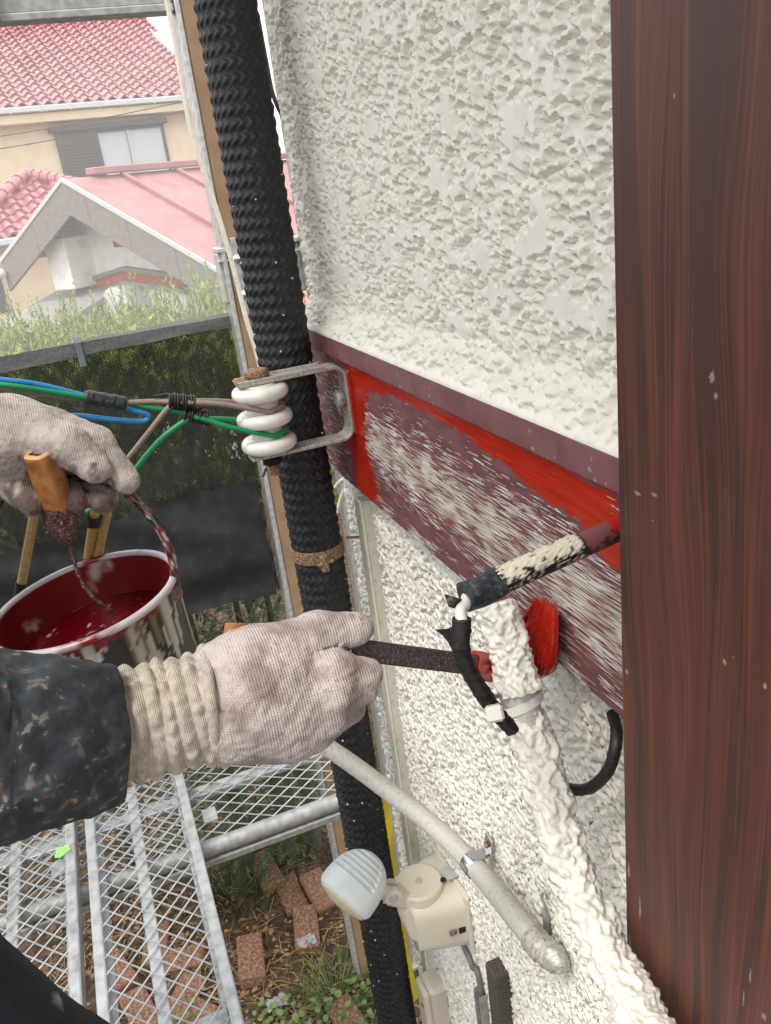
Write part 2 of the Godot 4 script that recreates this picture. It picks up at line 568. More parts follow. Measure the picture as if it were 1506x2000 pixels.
# ------------------------------------------------------------------ the scene
func _ready() -> void:
	rng.seed = 7
	setup_basis()
	var cam := Camera3D.new()
	cam.name = "camera"
	cam.transform = Transform3D(eye_basis, EYE)
	cam.fov = rad_to_deg(2.0 * atan(1000.0 / FOCAL))
	cam.near = 0.02
	cam.far = 400.0
	add_child(cam)
	cam.current = true
	var env := Environment.new()
	env.background_mode = Environment.BG_SKY
	var sm := ProceduralSkyMaterial.new()
	sm.sky_top_color = Color(0.98, 0.987, 0.99)
	sm.sky_horizon_color = Color(0.885, 0.883, 0.88)
	sm.sky_curve = 0.25
	sm.sky_energy_multiplier = 1.15
	sm.ground_bottom_color = Color(0.3, 0.28, 0.25)
	sm.ground_horizon_color = Color(0.8, 0.8, 0.8)
	sm.sun_angle_max = 0.0
	var sky := Sky.new()
	sky.sky_material = sm
	env.sky = sky
	env.background_energy_multiplier = 1.0
	env.tonemap_mode = Environment.TONE_MAPPER_LINEAR
	env.tonemap_exposure = 1.64
	env.sdfgi_enabled = true
	env.ssao_enabled = true
	env.ssil_enabled = true
	var we := WorldEnvironment.new()
	we.environment = env
	we.name = "environment"
	add_child(we)
	var sun := DirectionalLight3D.new()
	sun.name = "sun"
	sun.light_energy = 0.5
	sun.light_angular_distance = 14.0
	sun.light_color = Color(1.0, 0.97, 0.92)
	sun.shadow_enabled = true
	add_child(sun)
	sun.look_at_from_position(Vector3(-2.4, 8.6, 1.2), Vector3(0.37, 2.5, -0.7))
	N1.noise_type = FastNoiseLite.TYPE_SIMPLEX_SMOOTH
	N1.seed = 3
	N1.frequency = 1.0
	N1.fractal_octaves = 3
	N2.noise_type = FastNoiseLite.TYPE_SIMPLEX_SMOOTH
	N2.seed = 9
	N2.frequency = 1.0
	N2.fractal_type = FastNoiseLite.FRACTAL_NONE
	NC.noise_type = FastNoiseLite.TYPE_CELLULAR
	NC.seed = 4
	NC.frequency = 1.0
	NC.fractal_type = FastNoiseLite.FRACTAL_NONE
	make_materials()
	build_ground()
	build_far_houses()
	build_terrace()
	build_wall()
	build_board()
	build_deck()
	build_ground_things()
	build_pole()
	build_insulator()
	build_wires()
	build_wall_fittings()
	build_lamp()
	build_person()
	build_bucket()
	build_brushes()

func build_ground() -> void:
	var b := MB.new()
	var nu := 90
	var nv := 90
	var pts := PackedVector3Array()
	for j in nv:
		for i in nu:
			var x := -1.2 + 2.2 * i / (nu - 1)
			var z := -5.0 + 3.6 * j / (nv - 1)
			var y := N1.get_noise_2d(x * 4, z * 4) * 0.02 + N1.get_noise_2d(x * 19, z * 19) * 0.008
			if i == 0 or j == 0 or i == nu - 1 or j == nv - 1: y = -0.02
			pts.append(Vector3(x, y, z))
	b.sheet(pts, nu, nv, Vector3.UP)
	# the plain around it, sunk a little under the near patch
	b.face([Vector3(-150, -0.03, 30), Vector3(150, -0.03, 30), Vector3(150, -0.03, -250), Vector3(-150, -0.03, -250)], Vector3.UP)
	var o := obj("ground", b.done(), M.soil)
	tag(o, "bare brown garden soil strewn with straw below the scaffold", "ground", "", "structure")

# ------------------------------------------------------------------ houses across the garden
func slab(b: MB, pts: Array, thick: Vector3) -> void:
	var c := Vector3.ZERO
	var q := []
	for p in pts:
		c += p + thick * 0.5
		q.append(p + thick)
	c /= pts.size()
	b.poly(pts, c)
	b.poly(q, c)
	for i in pts.size():
		var k := (i + 1) % pts.size()
		b.poly([pts[i], pts[k], q[k], q[i]], c)

func tile_mesh() -> ArrayMesh:
	# one wave of a glazed pantile: x across, y out of the roof, z down the slope; unit width, unit length
	var b := MB.new()
	var nu := 9
	var pts := PackedVector3Array()
	for j in 2:
		for i in nu:
			var u := i / 8.0
			var h := 0.16 * sin(u * TAU) + 0.05
			pts.append(Vector3(u - 0.5, h + (0.0 if j == 0 else 0.14), -0.56 if j == 0 else 0.5))
	b.sheet(pts, nu, 2, Vector3.UP)
	var low := PackedVector3Array()
	for j in 2:
		for i in nu:
			low.append(pts[nu + i] - Vector3(0, 0.0 if j == 0 else 0.12, 0))
	b.sheet(low, nu, 2, Vector3(0, 0, 1))
	return b.done()

func tile_roof(parent: Node3D, o: Vector3, e: Vector3, s: Vector3, inside: PackedVector2Array, w: float, l: float, limit: int) -> void:
	var nn := e.cross(s).normalized()
	if nn.y < 0: nn = -nn
	var mesh := tile_mesh()
	var spots := []
	var lo := inside[0]
	var hi := inside[0]
	for p in inside:
		lo = lo.min(p)
		hi = hi.max(p)
	var row := 0
	var y := lo.y
	while y < hi.y:
		var x := lo.x
		while x < hi.x:
			var q := Vector2(x + w * 0.5, y + l * 0.5)
			if Geometry2D.is_point_in_polygon(q, inside):
				spots.append(q)
			x += w
		y += l
		row += 1
	spots.sort_custom(func(a, b2): return depth_of(o + e * a.x + s * a.y) < depth_of(o + e * b2.x + s * b2.y))
	var off := Vector3.ZERO
	var up_node: Node = parent
	while up_node is Node3D and up_node != self:
		off += (up_node as Node3D).position
		up_node = up_node.get_parent()
	var rest := MB.new()
	var arr := mesh.surface_get_arrays(0)
	for k in spots.size():
		var q: Vector2 = spots[k]
		var bs := Basis(e * w, nn * w * (1.0 + rng.randf_range(-0.06, 0.06)), -s * l).rotated(nn, rng.randf_range(-0.02, 0.02))
		var at := o + e * q.x + s * q.y
		if k < limit:
			var t := obj("tile", mesh, M.tile[rng.randi() % 3], parent)
			t.transform = Transform3D(bs, at - off)
		else:
			var base := rest.v.size()
			var nb := bs.orthonormalized()
			for i in arr[Mesh.ARRAY_VERTEX].size():
				rest.vert(at + bs * arr[Mesh.ARRAY_VERTEX][i], (nb * arr[Mesh.ARRAY_NORMAL][i]).normalized())
			for i in arr[Mesh.ARRAY_INDEX]:
				rest.idx.append(base + i)
	if rest.v.size() > 0:
		tag(part("tile_field", rest, M.tile[0], parent), "", "", "", "stuff")

func build_far_houses() -> void:
	# --- two-storey house with the glazed red roof
	var a := deg_to_rad(10.0)
	var e := Vector3(cos(a), 0, -sin(a))
	var n := Vector3(sin(a), 0, cos(a))
	var o := at_depth(180, 197, 20.0)
	var h := thing("tiled_house", "cream two storey house with glossy red tiled roof and shuttered window", "house", Vector3(o.x, 0, o.z))
	var ow := o - n * 0.45
	var b := MB.new()
	var L := -8.0
	var R := 2.75
	slab(b, [ow + e * L + Vector3(0, -o.y, 0), ow + e * R + Vector3(0, -o.y, 0), ow + e * R + Vector3(0, 0.1, 0), ow + e * L + Vector3(0, 0.1, 0)], -n * 7.0)
	part("wall", b, M.house_wall, h)
	b = MB.new()
	b.box(o + e * ((L + R) * 0.5 + 0.1) + Vector3(0, -0.27, 0) - n * 0.2, Vector3(R - L + 0.4, 0.2, 0.42), basis_from(e, Vector3.UP), 0.01)
	part("eave", b, M.house_wall, h)
	b = MB.new()
	b.box(o + e * ((L + R) * 0.5 + 0.15) + Vector3(0, -0.09, 0) + n * 0.06, Vector3(R - L + 0.5, 0.13, 0.12), basis_from(e, Vector3.UP), 0.02)
	var gut := part("gutter", b, M.gutter, h)
	for k in 9:
		b = MB.new()
		b.box(o + e * (-2.6 + k * 0.68) + Vector3(0, -0.09, 0) + n * 0.07, Vector3(0.03, 0.15, 0.13), basis_from(e, Vector3.UP))
		part("gutter_strap", b, M.gutter, gut)
	var pit := deg_to_rad(27.0)
	var s := -n * cos(pit) + Vector3.UP * sin(pit)
	var deckb := MB.new()
	var nn := e.cross(s)
	var ridge := 6.3
	slab(deckb, [o + e * L, o + e * 2.7, o + e * 3.35 + s * ridge, o + e * L + s * ridge], -nn * 0.12 * signf(nn.y))
	var rf := part("roof", deckb, M.tile[2], h)
	var poly := PackedVector2Array([Vector2(-2.9, -0.05), Vector2(2.75, -0.05), Vector2(3.4, ridge), Vector2(-1.4, ridge)])
	tile_roof(rf, o, e, s, poly, 0.3, 0.3, 300)
	for k in 22:
		b = MB.new()
		var c := o + e * (3.25 - k * 0.3) + s * (ridge + 0.05)
		b.tube([c + Vector3(0, 0.05, 0), c + e * 0.3 + Vector3(0, 0.05, 0)], [0.15, 0.165], 10)
		part("ridge_tile", b, M.tile[1], rf)
	b = MB.new()
	var rr := o + e * 3.45 + s * (ridge + 0.05)
	b.lathe(rr, e, [Vector2(0, 0.0), Vector2(0, 0.24), Vector2(0.1, 0.26), Vector2(0.1, 0)], 12)
	part("ridge_end", b, M.tile[1], rf)
	# window: frame, shutter box with slats, two sashes
	var P := func(px, py): return on_plane(px, py, ow + n * 0.04, n)
	var y0: float = P.call(210, 250).y
	var xl: float = (P.call(105, 260) - ow).dot(e)
	var xs: float = (P.call(186, 260) - ow).dot(e)
	var xm: float = (P.call(249, 260) - ow).dot(e)
	var xr: float = (P.call(318, 260) - ow).dot(e)
	var at := func(x: float, y: float, out: float) -> Vector3: return Vector3(0, y, 0) + Vector3(ow.x, 0, ow.z) + e * x + n * out
	var be := basis_from(e, Vector3.UP)
	var win := Node3D.new()
	win.name = "window"
	h.add_child(win)
	b = MB.new()
	b.box(at.call((xl + xr) * 0.5, y0 + 0.05, 0.1), Vector3(xr - xl + 0.25, 0.12, 0.3), be, 0.01)
	part("hood", b, M.window_dark, win)
	b = MB.new()
	for x in [xs, xr]:
		b.box(at.call(x, y0 - 0.6, 0.06), Vector3(0.07, 1.15, 0.1), be, 0.01)
	b.box(at.call((xs + xr) * 0.5, y0 - 0.05, 0.06), Vector3(xr - xs, 0.07, 0.1), be)
	b.box(at.call((xs + xr) * 0.5, y0 - 1.15, 0.06), Vector3(xr - xs, 0.07, 0.1), be)
	part("frame", b, M.window_dark, win)
	b = MB.new()
	b.box(at.call((xl + xs) * 0.5, y0 - 0.6, 0.05), Vector3(xs - xl, 1.25, 0.1), be, 0.01)
	part("shutter_box", b, M.window_dark, win)
	for k in 13:
		b = MB.new()
		b.box(at.call((xl + xs) * 0.5 + 0.02, y0 - 0.32 - k * 0.07, 0.11), Vector3(xs - xl - 0.14, 0.035, 0.03), be, 0.006)
		part("slat", b, M.window_dark, win)
	for k in 2:
		var x0: float = [xs, xm][k] + 0.04
		var x1: float = [xm, xr][k] - 0.04
		b = MB.new()
		b.box(at.call((x0 + x1) * 0.5, y0 - 0.6, 0.03 + 0.02 * k), Vector3(x1 - x0, 1.05, 0.02), be)
		part("pane", b, M.curtain, win)
	b = MB.new()
	b.box(at.call(xm, y0 - 0.6, 0.08), Vector3(0.07, 1.08, 0.05), be, 0.01)
	part("meeting_stile", b, M.gutter, win)
	# --- annex roof with red tiles at the left
	var o2 := at_depth(100, 452, 13.0)
	var hx := thing("annex", "low cream annex with red tiled hip roof beside the grey gable", "house", Vector3(o2.x, 0, o2.z))
	b = MB.new()
	slab(b, [o2 + e * -3.0 - n * 0.4 + Vector3(0, -o2.y, 0), o2 + e * 0.8 - n * 0.4 + Vector3(0, -o2.y, 0), o2 + e * 0.8 - n * 0.4 + Vector3(0, -0.06, 0), o2 + e * -3.0 - n * 0.4 + Vector3(0, -0.06, 0)], -n * 3.0)
	part("wall", b, M.house_wall, hx)
	b = MB.new()
	b.box(o2 + e * -1.0 + Vector3(0, -0.06, 0) + n * 0.05, Vector3(4.2, 0.1, 0.1), be, 0.015)
	part("gutter", b, M.gutter, hx)
	b = MB.new()
	var s2 := -n * cos(deg_to_rad(25.0)) + Vector3.UP * sin(deg_to_rad(25.0))
	var n2 := e.cross(s2)
	var apex := (on_plane(52, 347, o2, n2) - o2)
	var ax := apex.dot(e)
	var ay := apex.dot(s2)
	slab(b, [o2 + e * (ax - 1.6), o2 + e * 1.1, o2 + e * (1.1) + s2 * ay * 0.6, o2 + e * ax + s2 * ay], -n2 * 0.1)
	var rf2 := part("roof", b, M.tile[2], hx)
	tile_roof(rf2, o2, e, s2, PackedVector2Array([Vector2(ax - 1.6, -0.04), Vector2(1.1, -0.04), Vector2(1.1, ay * 0.6), Vector2(ax, ay)]), 0.27, 0.26, 200)
	for side in 2:
		var p0 := o2 + e * ax + s2 * ay
		var p1: Vector3 = o2 + e * (ax - 1.6) if side == 0 else o2 + e * 1.1 + s2 * ay * 0.6
		for k in 9:
			b = MB.new()
			b.tube([p0.lerp(p1, k / 9.0) + Vector3(0, 0.06, 0), p0.lerp(p1, (k + 1.05) / 9.0) + Vector3(0, 0.06, 0)], [0.09, 0.11], 8)
			part("ridge_tile", b, M.tile[0], rf2)
	b = MB.new()
	var wp := on_plane(3, 575, o2 - n * 0.4, n)
	b.box(wp + n * 0.02 - e * 0.3, Vector3(0.7, 0.55, 0.06), be, 0.01)
	part("window", b, M.window_dark, hx)
	# --- gabled outbuilding with the flat red metal roof
	var g39 := deg_to_rad(39.0)
	var r := Vector3(cos(g39), 0, -sin(g39))
	var g := Vector3(sin(g39), 0, cos(g39))
	var A := at_depth(127, 349, 8.5)
	var sl := 0.545
	var dn := (g - Vector3.UP * sl)
	var dl := (-g - Vector3.UP * sl)
	var k3 := thing("gabled_outbuilding", "white outbuilding with grey bargeboards and flat red metal roof", "outbuilding", Vector3(A.x, 0, A.z))
	var up := Vector3.UP
	b = MB.new()
	slab(b, [A, A + dn * 2.6, A + dn * 2.6 + r * 5.0, A + r * 5.0], Vector3(0, -0.05, 0))
	slab(b, [A, A + dl * 1.32, A + dl * 1.32 + r * 5.0, A + r * 5.0], Vector3(0, -0.05, 0))
	var mr := part("roof", b, M.metal_roof, k3)
	b = MB.new()
	b.box(A + r * 2.75 + up * 0.05, Vector3(4.8, 0.07, 0.16), basis_from(r, up), 0.01)
	part("ridge_cap", b, M.metal_roof, mr)
	for t in [0.75, 1.6, 2.45]:
		b = MB.new()
		var p0: Vector3 = A + r * t + up * 0.025
		b.box(p0 + dn * 1.28, Vector3(dn.length() * 2.5, 0.045, 0.05), basis_from(dn, up), 0.006)
		part("batten", b, M.metal_roof, mr)
	# bargeboards, each in planks
	for side in 2:
		var d: Vector3 = dn if side == 0 else dl
		var cuts := [0.0, 0.28, 0.78, 1.35, 1.9, 2.6] if side == 0 else [0.0, 0.62, 1.32]
		for q in cuts.size() - 1:
			b = MB.new()
			var p0: Vector3 = A + d * cuts[q] - r * 0.01 - up * 0.01
			var p1: Vector3 = A + d * (cuts[q + 1] - 0.006) - r * 0.01 - up * 0.01
			slab(b, [p0, p1, p1 - up * 0.34, p0 - up * 0.34], -r * 0.04)
			part("bargeboard", b, M.barge, k3)
		b = MB.new()
		slab(b, [A + d * 0.0 - r * 0.03 + up * 0.015, A + d * cuts[-1] - r * 0.03 + up * 0.015, A + d * cuts[-1] - r * 0.03 - up * 0.03, A - r * 0.03 - up * 0.03], -r * 0.03)
		part("roof_edge", b, M.gutter, k3)
	# gable wall set back under the overhang
	var back := r * 0.5
	b = MB.new()
	var wl := A + back + dl * 1.0 - up * 0.06
	var wr := A + back + dn * 2.4 - up * 0.06
	var low := 0.02
	slab(b, [A + back - up * 0.06, wr, Vector3(wr.x, low, wr.z), Vector3(wl.x, low, wl.z), wl], r * 4.2)
	part("wall", b, M.white_wall, k3)
	for k in 3:
		b = MB.new()
		slab(b, [A + dl * (0.25 + k * 0.33) - up * 0.07, A + dl * (0.29 + k * 0.33) - up * 0.07, A + dl * (0.29 + k * 0.33) - up * 0.07 + r * 0.5, A + dl * (0.25 + k * 0.33) - up * 0.07 + r * 0.5], -up * 0.06)
		part("rafter", b, M.barge, k3)
	var Q := func(px, py): return on_plane(px, py, A + back, r)
	# clay lattice vent
	b = MB.new()
	var vc: Vector3 = Q.call(234, 463)
	for i in 4:
		b.box(vc + g * (i - 1.5) * 0.055 - r * 0.015, Vector3(0.03, 0.02, 0.2), Basis(r, g, up), 0.0)
	for i in 4:
		b.box(vc + up * (i - 1.5) * 0.055 - r * 0.012, Vector3(0.03, 0.2, 0.02), Basis(r, g, up), 0.0)
	part("lattice_vent", b, M.brick_red, k3)
	# white boxed-in duct beside the gable
	b = MB.new()
	var q0 := on_plane(82, 470, A + back - r * 0.35, r)
	var q1 := on_plane(147, 565, A + back - r * 0.35, r)
	b.box((q0 + q1) * 0.5 + r * 0.2, Vector3(0.4, q0.y - q1.y, absf((q1 - q0).dot(g))), Basis(r, up, r.cross(up)), 0.008)
	part("boxed_duct", b, M.white_wall, k3)
	# red stripe under a grey flashing, on both walls of the bay
	for side in 2:
		var pa: Vector3 = Q.call(248, 527)
		var pb: Vector3 = Q.call(150, 556) if side == 0 else Q.call(372, 590)
		pb.y = pa.y - (pb - pa).dot(g) * 0.0 - absf((pb - pa).dot(g)) * 0.16
		b = MB.new()
		slab(b, [pa - r * 0.005, pb - r * 0.005, pb - r * 0.005 - up * 0.11, pa - r * 0.005 - up * 0.11], -r * 0.03)
		part("red_stripe", b, M.brick_red, k3)
		b = MB.new()
		slab(b, [pa + up * 0.045, pb + up * 0.045, pb, pa], -r * 0.08)
		part("flashing", b, M.barge, k3)
		b = MB.new()
		slab(b, [pa - up * 0.11, pb - up * 0.11, pb - up * 0.16, pa - up * 0.16], -r * 0.06)
		part("flashing", b, M.grey_sheet, k3)
	# half-round hood
	b = MB.new()
	var hc: Vector3 = Q.call(268, 590)
	b.lathe(hc - r * 0.32, r, [Vector2(0, 0), Vector2(0, 0.2), Vector2(0.01, 0.215), Vector2(0.32, 0.215)], 28)
	part("round_vent_hood", b, M.gutter, k3)
	# grey corrugated lean-to
	b = MB.new()
	var l0: Vector3 = on_level(40, 590, 2.24)
	var l1: Vector3 = Q.call(115, 565)
	var l2: Vector3 = Q.call(240, 545)
	l2.y = l1.y
	var l3: Vector3 = l2 - r * 1.0 - up * 0.24
	l0 = l1 - r * 1.0 - up * 0.24
	slab(b, [l0, l1, l2, l3], -up * 0.05)
	part("lean_to_roof", b, M.grey_sheet, k3)
	# wire entry at the eave
	b = MB.new()
	var w0 := A + dl * 1.3 - r * 0.1 - up * 0.2
	b.lathe(w0, up, [Vector2(0, 0.0), Vector2(0, 0.05), Vector2(0.06, 0.06), Vector2(0.1, 0.03), Vector2(0.1, 0)], 10)
	part("wire_entry", b, M.gutter, k3)
	# overhead lines
	var lines := [[[-60, 275], [130, 245], [400, 190]], [[-60, 300], [130, 268], [400, 206]]]
	for q in lines:
		b = MB.new()
		var ps := []
		for p in q:
			ps.append(on_z(p[0], p[1], -17.0))
		ps = spline(ps, 6)
		b.tube(ps, 0.009, 5)
		var li := obj("overhead_line", b.done(), M.black_wire)
		tag(li, "thin dark overhead line crossing just over the window hood" if q == lines[1] else "thin dark overhead line running higher, close under the cream eave", "power line", "overhead lines before the cream house")

# ------------------------------------------------------------------ terrace frame, net and hedge
func build_terrace() -> void:
	var z := -2.3
	var t := thing("terrace_frame", "beige and grey aluminium terrace post with clear panel and bolted rail", "terrace frame", Vector3(0.44, 0, z))
	var b := MB.new()
	b.box(Vector3(0.485, 1.9, z), Vector3(0.138, 3.8, 0.07), Basis.IDENTITY, 0.003)
	part("post", b, M.beige_post, t)
	b = MB.new()
	b.box(Vector3(0.408, 1.9, z + 0.006), Vector3(0.013, 3.8, 0.062), Basis.IDENTITY, 0.003)
	part("edge_profile", b, M.alu, t)
	# top rail of the panel
	b = MB.new()
	b.box(Vector3(-0.75, 3.262, z), Vector3(2.3, 0.06, 0.05), Basis.IDENTITY, 0.004)
	b.box(Vector3(-0.75, 3.225, z + 0.006), Vector3(2.3, 0.018, 0.05), Basis.IDENTITY, 0.003)
	part("top_rail", b, M.steel_grey, t)
	b = MB.new()
	b.box(Vector3(0.0, 3.29, z + 0.02), Vector3(0.03, 0.14, 0.06), Basis.IDENTITY, 0.004)
	part("rail_clip", b, M.steel_grey, t)
	# clear hazy panel; extra white in its colour stands in for distant glare
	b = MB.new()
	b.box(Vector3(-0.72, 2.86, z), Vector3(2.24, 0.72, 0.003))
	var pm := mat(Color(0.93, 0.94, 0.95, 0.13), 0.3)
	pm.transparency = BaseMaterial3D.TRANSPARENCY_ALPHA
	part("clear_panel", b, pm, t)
	# bolted grey rail between post and wall
	b = MB.new()
	b.box(Vector3(0.62, 2.60, z - 0.005), Vector3(0.46, 0.13, 0.05), Basis.IDENTITY, 0.004)
	b.box(Vector3(0.62, 2.672, z + 0.004), Vector3(0.46, 0.014, 0.07), Basis.IDENTITY, 0.003)
	b.box(Vector3(0.62, 2.645, z + 0.026), Vector3(0.46, 0.006, 0.02), Basis.IDENTITY, 0.001)
	var rail := part("side_rail", b, M.alu, t)
	b = MB.new()
	b.box(Vector3(0.482, 2.6, z + 0.047), Vector3(0.11, 0.2, 0.008), Basis.IDENTITY, 0.002)
	part("bracket_plate", b, M.steel_grey, rail)
	for y in [2.647, 2.555]:
		b = MB.new()
		b.lathe(Vector3(0.437, y, z + 0.05), Vector3(0, 0, 1), [Vector2(0, 0), Vector2(0, 0.012), Vector2(0.003, 0.012), Vector2(0.003, 0.008), Vector2(0.01, 0.008), Vector2(0.011, 0)], 6)
		part("bolt", b, M.chrome, rail)
	# second, paler profile close to the wall
	var p := thing("grey_upright", "pale grey aluminium upright standing between black pole and plaster corner", "post", Vector3(0.62, 0, -2.05))
	b = MB.new()
	b.box(Vector3(0.632, 1.95, -2.25), Vector3(0.035, 3.9, 0.05), Basis.IDENTITY, 0.003)
	b.box(Vector3(0.652, 1.95, -2.255), Vector3(0.012, 3.9, 0.035), Basis.IDENTITY, 0.002)
	part("profile", b, M.steel_grey, p)
	b = MB.new()
	b.box(Vector3(0.632, 0.01, -2.25), Vector3(0.1, 0.02, 0.1), Basis.IDENTITY, 0.003)
	part("foot_plate", b, M.steel_grey, p)
	# thin pale cable hanging down the post
	b = MB.new()
	var ps := []
	for q in [[318, -40], [345, 100], [375, 260], [420, 400], [455, 520], [480, 620], [505, 705], [522, 800], [560, 930], [640, 1030]]:
		ps.append(on_z(q[0], q[1], -2.1 if q[1] < 900 else -1.9))
	b.tube(spline(ps, 6), 0.006, 8)
	tag(obj("hanging_cable", b.done(), M.trunking), "thin pale cable hanging down in front of beige post", "cable")
	b = MB.new()
	ps = []
	for q in [[505, 40], [520, 120], [535, 190], [565, 255], [590, 330]]:
		ps.append(on_z(q[0], q[1], -1.9))
	b.tube(spline(ps, 6), 0.005, 8)
	tag(obj("black_lead", b.done(), M.black_wire), "short black lead between black pole and upper plaster corner", "cable")
	# black shade net: two layers of woven tape, each an open weave
	var zn := z - 0.03
	var net := thing("shade_net", "black woven shade net with grey top hem hung beside the post", "shade net", Vector3(-0.3, 1.65, zn))
	for layer in 2:
		b = MB.new()
		var nu := 60
		var nv := 40
		var pts := PackedVector3Array()
		var uvs := PackedVector2Array()
		for j in nv:
			for i in nu:
				var x := -1.4 + 1.8 * i / (nu - 1)
				var f := j / (nv - 1.0)
				var yt := 2.485
				var yb := 1.655 + 0.01 * sin(x * 9)
				var y := lerpf(yt, yb, f)
				var w := N2.get_noise_3d(x * 2.5, y * 3.0, layer * 4.0) * 0.02 + N2.get_noise_3d(x * 7, y * 5, 3.0 + layer) * 0.006
				pts.append(Vector3(x, y, zn + w * (1.0 if f > 0.02 else 0.2) - layer * 0.022))
				uvs.append(Vector2(x, y) * 260.0 if layer == 0 else Vector2(x, y).rotated(0.045) * 272.0)
		b.sheet(pts, nu, nv, Vector3(0, 0, 1), uvs)
		part("woven_layer", b, net_material(layer), net)
	b = MB.new()
	var hem := PackedVector3Array()
	for j in 4:
		for i in 60:
			var x := -1.4 + 1.8 * i / 59.0
			var y := 2.503 - 0.013 * j + 0.004 * sin(x * 6.0) + N2.get_noise_2d(x * 4.0, 8.0) * 0.005
			hem.append(Vector3(x, y, zn + 0.016 + N2.get_noise_2d(x * 5, j) * 0.004))
	b.sheet(hem, 60, 4, Vector3(0, 0, 1))
	part("hem", b, M.hem, net)
	b = MB.new()
	var cp := on_z(152, 672, zn + 0.02)
	b.box(cp + Vector3(0, -0.02, 0), Vector3(0.016, 0.08, 0.006), Basis.IDENTITY, 0.002)
	part("clip", b, M.clip_blue, net)
	# lower fold of the net, coloured near-black to stand in for shade behind
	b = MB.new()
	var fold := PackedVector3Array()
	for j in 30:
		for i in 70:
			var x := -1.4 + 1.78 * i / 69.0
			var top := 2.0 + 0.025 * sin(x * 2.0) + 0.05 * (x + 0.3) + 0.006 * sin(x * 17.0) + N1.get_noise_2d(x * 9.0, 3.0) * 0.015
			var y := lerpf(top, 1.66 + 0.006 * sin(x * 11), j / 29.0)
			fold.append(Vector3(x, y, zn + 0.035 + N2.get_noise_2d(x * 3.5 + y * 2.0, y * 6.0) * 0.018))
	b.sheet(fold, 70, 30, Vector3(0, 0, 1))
	part("painted_shade_fold", b, M.netdark, net)
	# hedge behind the net
	build_hedge()

func net_material(layer: int) -> StandardMaterial3D:
	if not M.has("hem"):
		M.hem = tri(mat(Color.WHITE, 0.8), mottled(0.04, 60, [0.25, 0.7], [s8(86, 91, 89), s8(102, 107, 105)]), 7.0)
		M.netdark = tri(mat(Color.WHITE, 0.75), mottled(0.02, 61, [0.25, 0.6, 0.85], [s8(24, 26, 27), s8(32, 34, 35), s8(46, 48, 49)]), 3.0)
		var im := Image.create(32, 32, false, Image.FORMAT_RGBA8)
		for y in 32:
			for x in 32:
				var open := x > 10 and y > 10
				im.set_pixel(x, y, Color(0.13, 0.14, 0.145, 0.0 if open else 1.0))
		M.weave = ImageTexture.create_from_image(im)
	var m := mat(Color.WHITE, 0.7)
	m.albedo_texture = M.weave
	m.transparency = BaseMaterial3D.TRANSPARENCY_ALPHA
	m.cull_mode = BaseMaterial3D.CULL_DISABLED
	return m

func blade(b: MB, at: Vector3, dir: Vector3, side: Vector3, length: float, w: float, bend: Vector3, col: Color, segs := 2) -> void:
	var base := b.v.size()
	var nn := side.cross(dir).normalized()
	if nn.length() < 0.5: nn = Vector3.UP
	for k in segs + 1:
		var f := float(k) / segs
		var p := at + dir * length * f + bend * (f * f * length)
		var ww := w * (1.0 - f) if k > 0 else w
		b.vert(p - side * ww * 0.5, nn, Vector2.ZERO, col)
		b.vert(p + side * ww * 0.5, nn, Vector2.ZERO, col)
	for k in segs:
		var q := base + k * 2
		b.tri_i(q, q + 1, q + 2)
		b.tri_i(q + 1, q + 3, q + 2)

